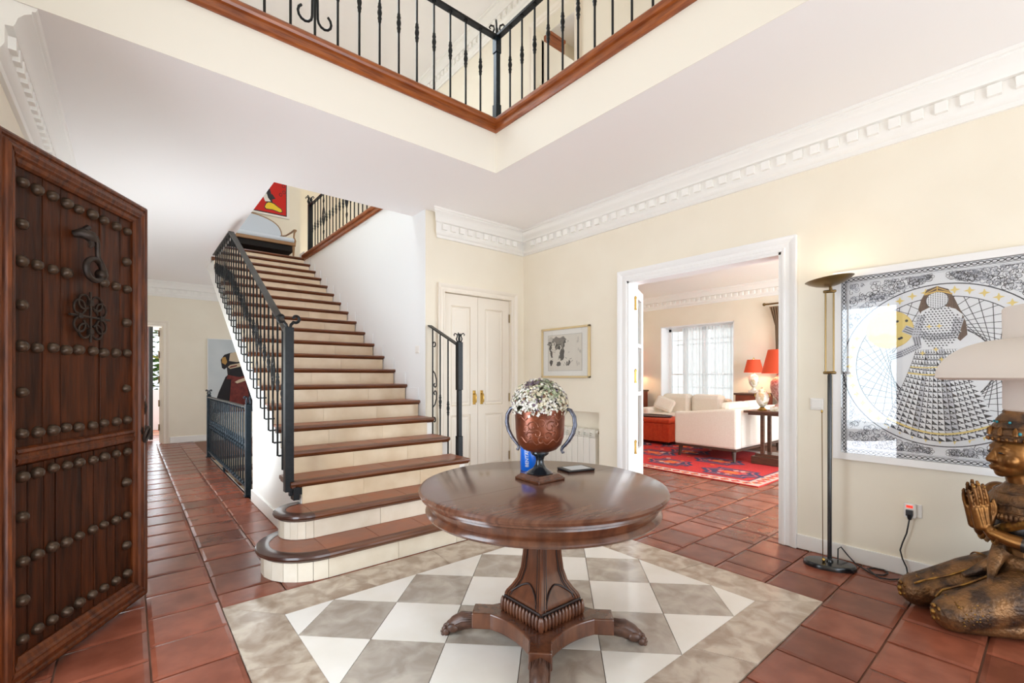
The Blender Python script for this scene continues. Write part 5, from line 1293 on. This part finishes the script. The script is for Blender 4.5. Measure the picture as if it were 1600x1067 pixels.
for i in range(40):
    x = rq.uniform(5.75, 7.8); y = rq.uniform(2.4, 5.4); q = rq.uniform(.02, .05); rp([(x - q, y), (x, y - q), (x + q, y), (x, y + q)], rq.choice((1, 3, 2)))
rm.build('pattern', ['rug_red', 'rug_navy', 'rug_cream', 'rug_orange', 'rug_rose', 'rug_rose'], rg_)

def soft(mm, x0, x1, y0, y1, z0, z1): return mm.box(x0, x1, y0, y1, z0, z1)
sf = wthing('cream_sofa', 'cream fabric sofa seen from its curved arm with tapered dark legs', 'sofa', (7.7, 3.4, .013))
ax0, ax1 = 6.62, 6.80; ay0, ay1 = 2.95, 3.92
def armprof(y0, y1, zl, zh, n=14):
    pts = [(y0, .2)]
    top = []
    for i in range(n + 1):
        t = i / n; s = t * t * (3 - 2 * t); top.append((y0 + (y1 - y0) * t, zh + (zl - zh) * s))
    return [(y0, .20)] + top + [(y1, .20)]
MB().prism(armprof(ay0, ay1, .70, .78), 'x', ax0, ax1).build('arm', 'sofa_fabric', sf, bevel=.03)
MB().prism(armprof(ay0, ay1, .70, .78), 'x', 8.22, 8.38).build('arm', 'sofa_fabric', sf, bevel=.03)
MB().box(ax1, 8.22, ay0, ay0 + .2, .2, .78).build('backrest', 'sofa_fabric', sf, bevel=.04)
MB().box(ax1, 8.22, ay0 + .2, ay1, .2, .32).build('seat_base', 'sofa_fabric', sf, bevel=.02)
for i in range(2): MB().box(6.81 + i * .705, 7.505 + i * .705, 3.18, 3.93, .32, .46).build('seat_cushion', 'sofa_fabric', sf, bevel=.05)
for i in range(2): MB().box(6.81 + i * .705, 7.505 + i * .705, 3.13, 3.32, .46, .86).build('back_cushion', 'sofa_fabric', sf, bevel=.07)
MB().box(ax0 + .01, 8.37, ay0 + .01, ay1 - .01, .17, .2).build('plinth', 'sofa_leg', sf)
for x, y, dx, dy in ((6.69, 3.84, -.02, .02), (6.69, 3.02, -.03, -.02), (8.3, 3.84, 0, 0), (8.3, 3.02, 0, 0)): MB().tube([(x, y, .18), (x + dx, y + dy, .014)], [.034, .02], 10).build('leg', 'sofa_leg', sf, smooth=40)
s2 = wthing('window_sofa', 'cream two seat sofa with loose cushions under the living room window', 'sofa', (8.5, 4.7, .013))
MB().box(8.05, 8.95, 4.05, 5.35, .12, .42).build('seat_base', 'sofa_fabric', s2, bevel=.03); MB().box(8.75, 8.95, 4.05, 5.35, .42, .82).build('backrest', 'sofa_fabric', s2, bevel=.05)
MB().box(8.05, 8.95, 5.35, 5.55, .12, .62).build('arm', 'sofa_fabric', s2, bevel=.05)
for y in (4.08, 4.72): MB().box(8.52, 8.76, y, y + .62, .42, .90).build('back_cushion', 'sofa_fabric', s2, bevel=.08)
for y in (4.08, 4.72): MB().box(8.03, 8.6, y, y + .62, .42, .52).build('seat_cushion', 'sofa_fabric', s2, bevel=.04)
for x in (8.12, 8.88):
    for y in (4.12, 5.48): MB().tube([(x, y, .13), (x, y, .014)], [.03, .02], 8).build('leg', 'sofa_leg', s2)
sc = MB().box(-.06, .06, -.2, .2, -.14, .14).build('scatter_cushion', 'sofa_fabric', None, bevel=.055, loc=(8.33, 5.15, .69)); sc['label'] = 'white scatter cushion on the arm end of the window sofa'; sc['category'] = 'cushion'; sc.rotation_euler = (.35, .35, .2)
ot = wthing('red_ottoman', 'orange red upholstered ottoman on the patterned rug', 'ottoman', (7.7, 5.0, .013))
MB().box(7.37, 7.98, 4.47, 5.65, .07, .40).build('body', 'ottoman_red', ot, bevel=.012); MB().box(7.35, 8.0, 4.45, 5.67, .40, .49).build('cushion_top', 'ottoman_red', ot, bevel=.03)
for k in range(12): MB().box(7.364, 7.372, 4.5 + k * .095, 4.505 + k * .095, .08, .39).build('pleat', 'ottoman_red', ot)
for x in (7.44, 7.9):
    for y in (4.54, 5.58): MB().box(x - .03, x + .03, y - .03, y + .03, .0145, .07).build('foot', 'black_plastic', ot)
ty = thing('serving_tray', 'dark oval serving tray with a silver rim on the ottoman', 'tray', (7.65, 4.95, .49))
MB().lathe([(0, .002), (.92, .002), (1, .02), (1.0, .024), (.9, .008), (0, .008)], 40, sx=.22, sy=.36).build('dish', 'dark_wood', ty, smooth=40)
MB().tube([(.22 * cos(a), .36 * sin(a), .024) for a in [i * 2 * pi / 48 for i in range(48)]], .007, 6, loop=True).build('rim', 'pewter', ty, smooth=60)
cs = wthing('console_table', 'dark wooden console table behind the cream sofa', 'console table', (7.0, 2.4, 0))
MB().box(6.74, 7.24, 1.55, 2.91, .735, .765).build('top', 'dark_wood', cs, bevel=.006); MB().box(6.78, 7.2, 1.6, 2.86, .705, .735).build('apron', 'dark_wood', cs)
MB().box(6.80, 7.18, 1.62, 2.83, .014, .12).build('base', 'dark_wood', cs, bevel=.006); MB().box(6.84, 7.14, 1.66, 2.79, .12, .16).build('base_step', 'dark_wood', cs)
for x in (6.87, 7.11):
    for y in (1.75, 2.40, 2.70): MB().box(x - .022, x + .022, y - .022, y + .022, .16, .705).build('post', 'dark_wood', cs)
def table_lamp(label, loc, k, mvase, grp):
    t = thing('table_lamp', label, 'table lamp', loc, 0, grp)
    MB().box(-.075 * k, .075 * k, -.075 * k, .075 * k, 0, .05 * k).build('plinth', 'porcelain', t, bevel=.006)
    MB().lathe([(0, .05 * k), (.055 * k, .05 * k), (.05 * k, .065 * k), (.025 * k, .09 * k), (.03 * k, .11 * k), (.075 * k, .17 * k), (.095 * k, .25 * k), (.09 * k, .31 * k), (.055 * k, .35 * k), (.03 * k, .37 * k), (.03 * k, .39 * k), (0, .39 * k)], 24).build('vase_body', mvase, t, smooth=50)
    MB().lathe([(.008, .38 * k), (.008, .66 * k), (.014, .665 * k), (.006, .69 * k)], 8).build('stem', 'brass', t)
    MB().lathe([(.175 * k, .40 * k), (.115 * k, .65 * k), (.112 * k, .65 * k), (.172 * k, .40 * k)], 32, cap=False).build('shade', 'lamp_red', t, smooth=60)
    l = bpy.data.lights.new('table_lamp_bulb', 'POINT'); l.energy = 9 * k; l.color = (1, .72, .42); l.shadow_soft_size = .04
    lo = bpy.data.objects.new('table_lamp_bulb', l); COL.objects.link(lo); lo.location = (loc[0], loc[1], loc[2] + .47 * k)
table_lamp('red shaded porcelain lamp on the cabinet beside the window', (8.72, 3.58, .95), .93, 'porcelain', 'red shaded table lamps')
table_lamp('large red shaded lamp on the console table by the door jamb', (6.95, 2.50, .765), 1.32, 'porcelain_pink', 'red shaded table lamps')
table_lamp('red shaded lamp glimpsed beside the glazed door leaf', (8.72, 6.2, .95), .93, 'porcelain', 'red shaded table lamps')
jr = thing('porcelain_jar', 'white porcelain jar with gilt mounts on the console table', 'jar', (6.95, 2.735, .765))
MB().lathe([(0, 0), (.06, 0), (.062, .012), (.04, .03), (.03, .045), (.02, .05)], 24).build('foot', 'brass', jr, smooth=50)
MB().lathe([(0, .05), (.025, .05), (.06, .09), (.085, .15), (.088, .2), (.075, .245), (.05, .265), (0, .265)], 28).build('body', 'porcelain', jr, smooth=50)
MB().lathe([(.055, .265), (.05, .285), (.03, .305), (.012, .315), (.014, .33), (.0, .345)], 20).build('lid', 'porcelain', jr, smooth=50)
for s in (-1, 1): MB().tube([(0, s * .07, .25), (0, s * .1, .235), (0, s * .1, .2), (0, s * .085, .19)], .007, 6).build('handle', 'brass', jr, smooth=50)
for y, lab in ((3.58, 'red wooden cabinet under the lamp beside the window'), (6.2, 'dark wooden cabinet under the lamp near the door leaf')):
    t = wthing('lamp_cabinet', lab, 'cabinet', (8.72, y, 0))
    MB().box(8.48, 8.99, y - .22, y + .22, .05, .915).build('body', 'red_wood', t, bevel=.006); MB().box(8.46, 9.0, y - .245, y + .245, .915, .95).build('top', 'dark_wood', t, bevel=.006); MB().box(8.5, 8.98, y - .2, y + .2, .001, .05).build('plinth', 'dark_wood', t)
    for z in (.5, .7): MB().box(8.474, 8.482, y - .19, y + .19, z, z + .17).build('drawer', 'red_wood', t)
cu = thing('living_curtain', 'tan curtain gathered beside the living room wall', 'curtain', (8.95, 3.27, .02))
mm = MB(); rg = []
for z, w, o in ((0, .2, -.1), (1.4, .18, -.08), (2.15, .1, -.02), (2.5, .2, .03)): rg.append([(.035 * sin(i * 1.3), o + w * (i / 24 - .5), z) for i in range(25)])
mm.rings(rg, 0, False, False); mm.build('drape', 'curtain_tan', cu, smooth=80)
MB().tube([(0, -.5, 2.55), (0, .2, 2.55)], .016, 8).ell((0, .22, 2.55), .03, 8, 6).build('pole', 'brass_dark', cu)

# ================================================================== top of the stairs
se = wthing('settee', 'pale blue settee with a curved wooden frame on the stair landing', 'settee', (1.55, 9.3, 3.335))
z0 = zn(20) + .001; SX0, SX1, SYF, SYB = .75, 2.34, 8.98, 9.62
MB().box(SX0, SX1, SYF + .02, SYB, z0 + .36, z0 + .45).build('seat', 'settee_fabric', se, bevel=.035)
MB().box(SX0, SX1, SYF, SYB, z0 + .30, z0 + .36).build('seat_rail', 'settee_wood', se, bevel=.01)
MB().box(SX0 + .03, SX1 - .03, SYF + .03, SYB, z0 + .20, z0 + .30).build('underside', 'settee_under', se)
xc = (SX0 + SX1) / 2; bw = (SX1 - SX0) / 2 - .1
arc = [(xc + bw * sin(a) * (1 if True else 0), z0 + .44 + .50 * max(0, cos(a)) ** .45) for a in [-pi / 2 + pi * i / 28 for i in range(29)]]
MB().prism([(x, z) for x, z in arc], 'y', SYB - .06, SYB - .01).build('backrest', 'settee_fabric', se, bevel=.012)
MB().tube([(x, SYB - .04, z) for x, z in arc], .02, 8).build('back_frame', 'settee_wood', se, smooth=60)
for s, x in ((1, SX1), (-1, SX0)):
    MB().tube([(x - s * .12, SYB - .05, z0 + .60), (x - s * .06, SYB - .2, z0 + .585), (x - s * .02, SYF + .22, z0 + .60), (x, SYF + .1, z0 + .615), (x + s * .012, SYF + .05, z0 + .6), (x - s * .015, SYF + .04, z0 + .55), (x - s * .02, SYF + .05, z0 + .47), (x, SYF + .03, z0 + .40), (x - s * .015, SYF + .03, z0 + .3)], [.014, .014, .016, .02, .022, .016, .015, .016, .02], 8).build('arm', 'settee_wood', se, smooth=60)
    for y in (SYF + .04, SYB - .05): MB().lathe([(.012, 0), (.016, .03), (.013, .1), (.02, .2), (.026, .25), (.026, .3)], 10, (x - s * .03, y, z0)).build('leg', 'settee_wood', se, smooth=50)
rd = wthing('red_painting', 'red painting with a yellow and black figure above the settee', 'painting', (1.7, 9.72, 4.36))
RXa, RXb, RZa, RZb, RYp = 1.25, 2.41, 4.33, 5.45, 9.72
MB().box(RXa, RXb, RYp - .03, RYp - .001, RZa, RZb).build('mount', 'paint_white', rd, bevel=.002)
pm = MB(); ko = [0]
def rpoly(pts, mi): ko[0] += 1; pm.poly([(RXb - u, RYp - .0305 - ko[0] * .0003, RZa + v) for u, v in pts], mi)
rpoly(rect(.05, 1.1, .035, 1.06), 2); rpoly(rect(.065, 1.08, .055, 1.04), 0)
rpoly([(.12, .11), (.16, .085), (.3, .11), (.42, .10), (.45, .14), (.42, .22), (.36, .27), (.27, .25), (.2, .2), (.14, .17)], 2); rpoly([(.135, .115), (.17, .10), (.3, .125), (.41, .115), (.435, .145), (.41, .21), (.36, .255), (.28, .235), (.2, .185), (.15, .16)], 1)
rpoly([(.3, .25), (.42, .24), (.45, .36), (.42, .5), (.36, .54), (.33, .44)], 2); rpoly([(.33, .27), (.43, .25), (.46, .33), (.45, .42), (.40, .40), (.38, .33)], 3); rpoly([(.25, .34), (.33, .3), (.36, .38), (.31, .42)], 2); rpoly([(.40, .42), (.45, .4), (.46, .5), (.41, .56)], 3)
for cx, cy in ((.1, .5), (.11, .62), (.16, .44)):
    rpoly([(cx + .03 * cos(i * .7), cy + .035 * sin(i * .7)) for i in range(9)], 2); rpoly([(cx + .02 * cos(i * .7), cy + .025 * sin(i * .7)) for i in range(9)], 0)
pm.build('canvas', ['paint_red', 'paint_yellow', 'paint_black', 'paint_white'], rd)
# ================================================================== costume poster in the hall
po = wthing('costume_poster', 'large poster of a black and red embroidered dress on the hall wall', 'poster', (1.9, YH, .55))
KX0, KX1, KZ0, KZ1 = 1.165, 2.36, .52, 1.99
MB().box(KX0, KX1, YH - .025, YH - .001, KZ0, KZ1).build('board', 'frame_white', po)
pm = MB(); ko = [0]
KSH = [0.0]
def kp(pts, mi): ko[0] += 1; pm.poly([(KX0 + u - KSH[0], YH - .0255 - ko[0] * .0006, KZ0 + v) for u, v in pts], mi)
kp(rect(.01, KX1 - KX0 - .01, .01, KZ1 - KZ0 - .01), 0)
KSH[0] = .12
kp([(.2, -.0 + .02), (.30, .40), (.42, .72), (.50, .80), (.80, .80), (.86, .70), (.96, .40), (1.08, .02)], 1)           # skirt
kp([(.46, .72), (.44, .95), (.43, 1.08), (.50, 1.20), (.62, 1.22), (.72, 1.22), (.80, 1.18), (.84, 1.0), (.82, .72)], 1)   # bodice
kp([(.36, .90), (.34, 1.06), (.40, 1.16), (.50, 1.20), (.49, 1.0), (.46, .92), (.40, .87)], 1)                            # sleeve
kp([(.48, 1.04), (.50, 1.19), (.58, 1.22), (.70, 1.23), (.78, 1.18), (.76, 1.06), (.62, 1.02)], 3)                        # lace yoke
kp([(.36, 1.0), (.36, 1.1), (.42, 1.12), (.45, 1.02), (.42, .96)], 4)
kp([(.46, .92), (.50, .96), (.66, 1.0), (.80, 1.06), (.82, 1.0), (.68, .93), (.5, .88)], 3); kp([(.48, .915), (.52, .94), (.62, .965), (.62, .935), (.5, .9)], 2)
kp([(.44, .68), (.46, .76), (.66, .72), (.84, .76), (.85, .70), (.64, .66)], 2)                                           # sash
kp([(.52, .70), (.50, .40), (.47, .02), (.86, .02), (.82, .40), (.76, .70)], 2)                                           # apron
kp([(.58, .62), (.64, .66), (.74, .70), (.80, .72), (.80, .66), (.70, .62), (.62, .59)], 3)
kp([(.48, .12), (.475, .05), (.86, .05), (.85, .12)], 4); kp([(.50, .30), (.495, .27), (.83, .27), (.83, .30)], 5)
for i in range(14): kp([(.50 + i * .025, .06), (.51 + i * .025, .06), (.505 + i * .025, .30)], 5)
kp([(.62, 1.16), (.66, 1.13), (.75, 1.2), (.73, 1.24)], 5)
pm.build('print', ['poster_bg', 'dress_black', 'dress_red', 'dress_lace', 'dress_gold', 'dress_red'], po)
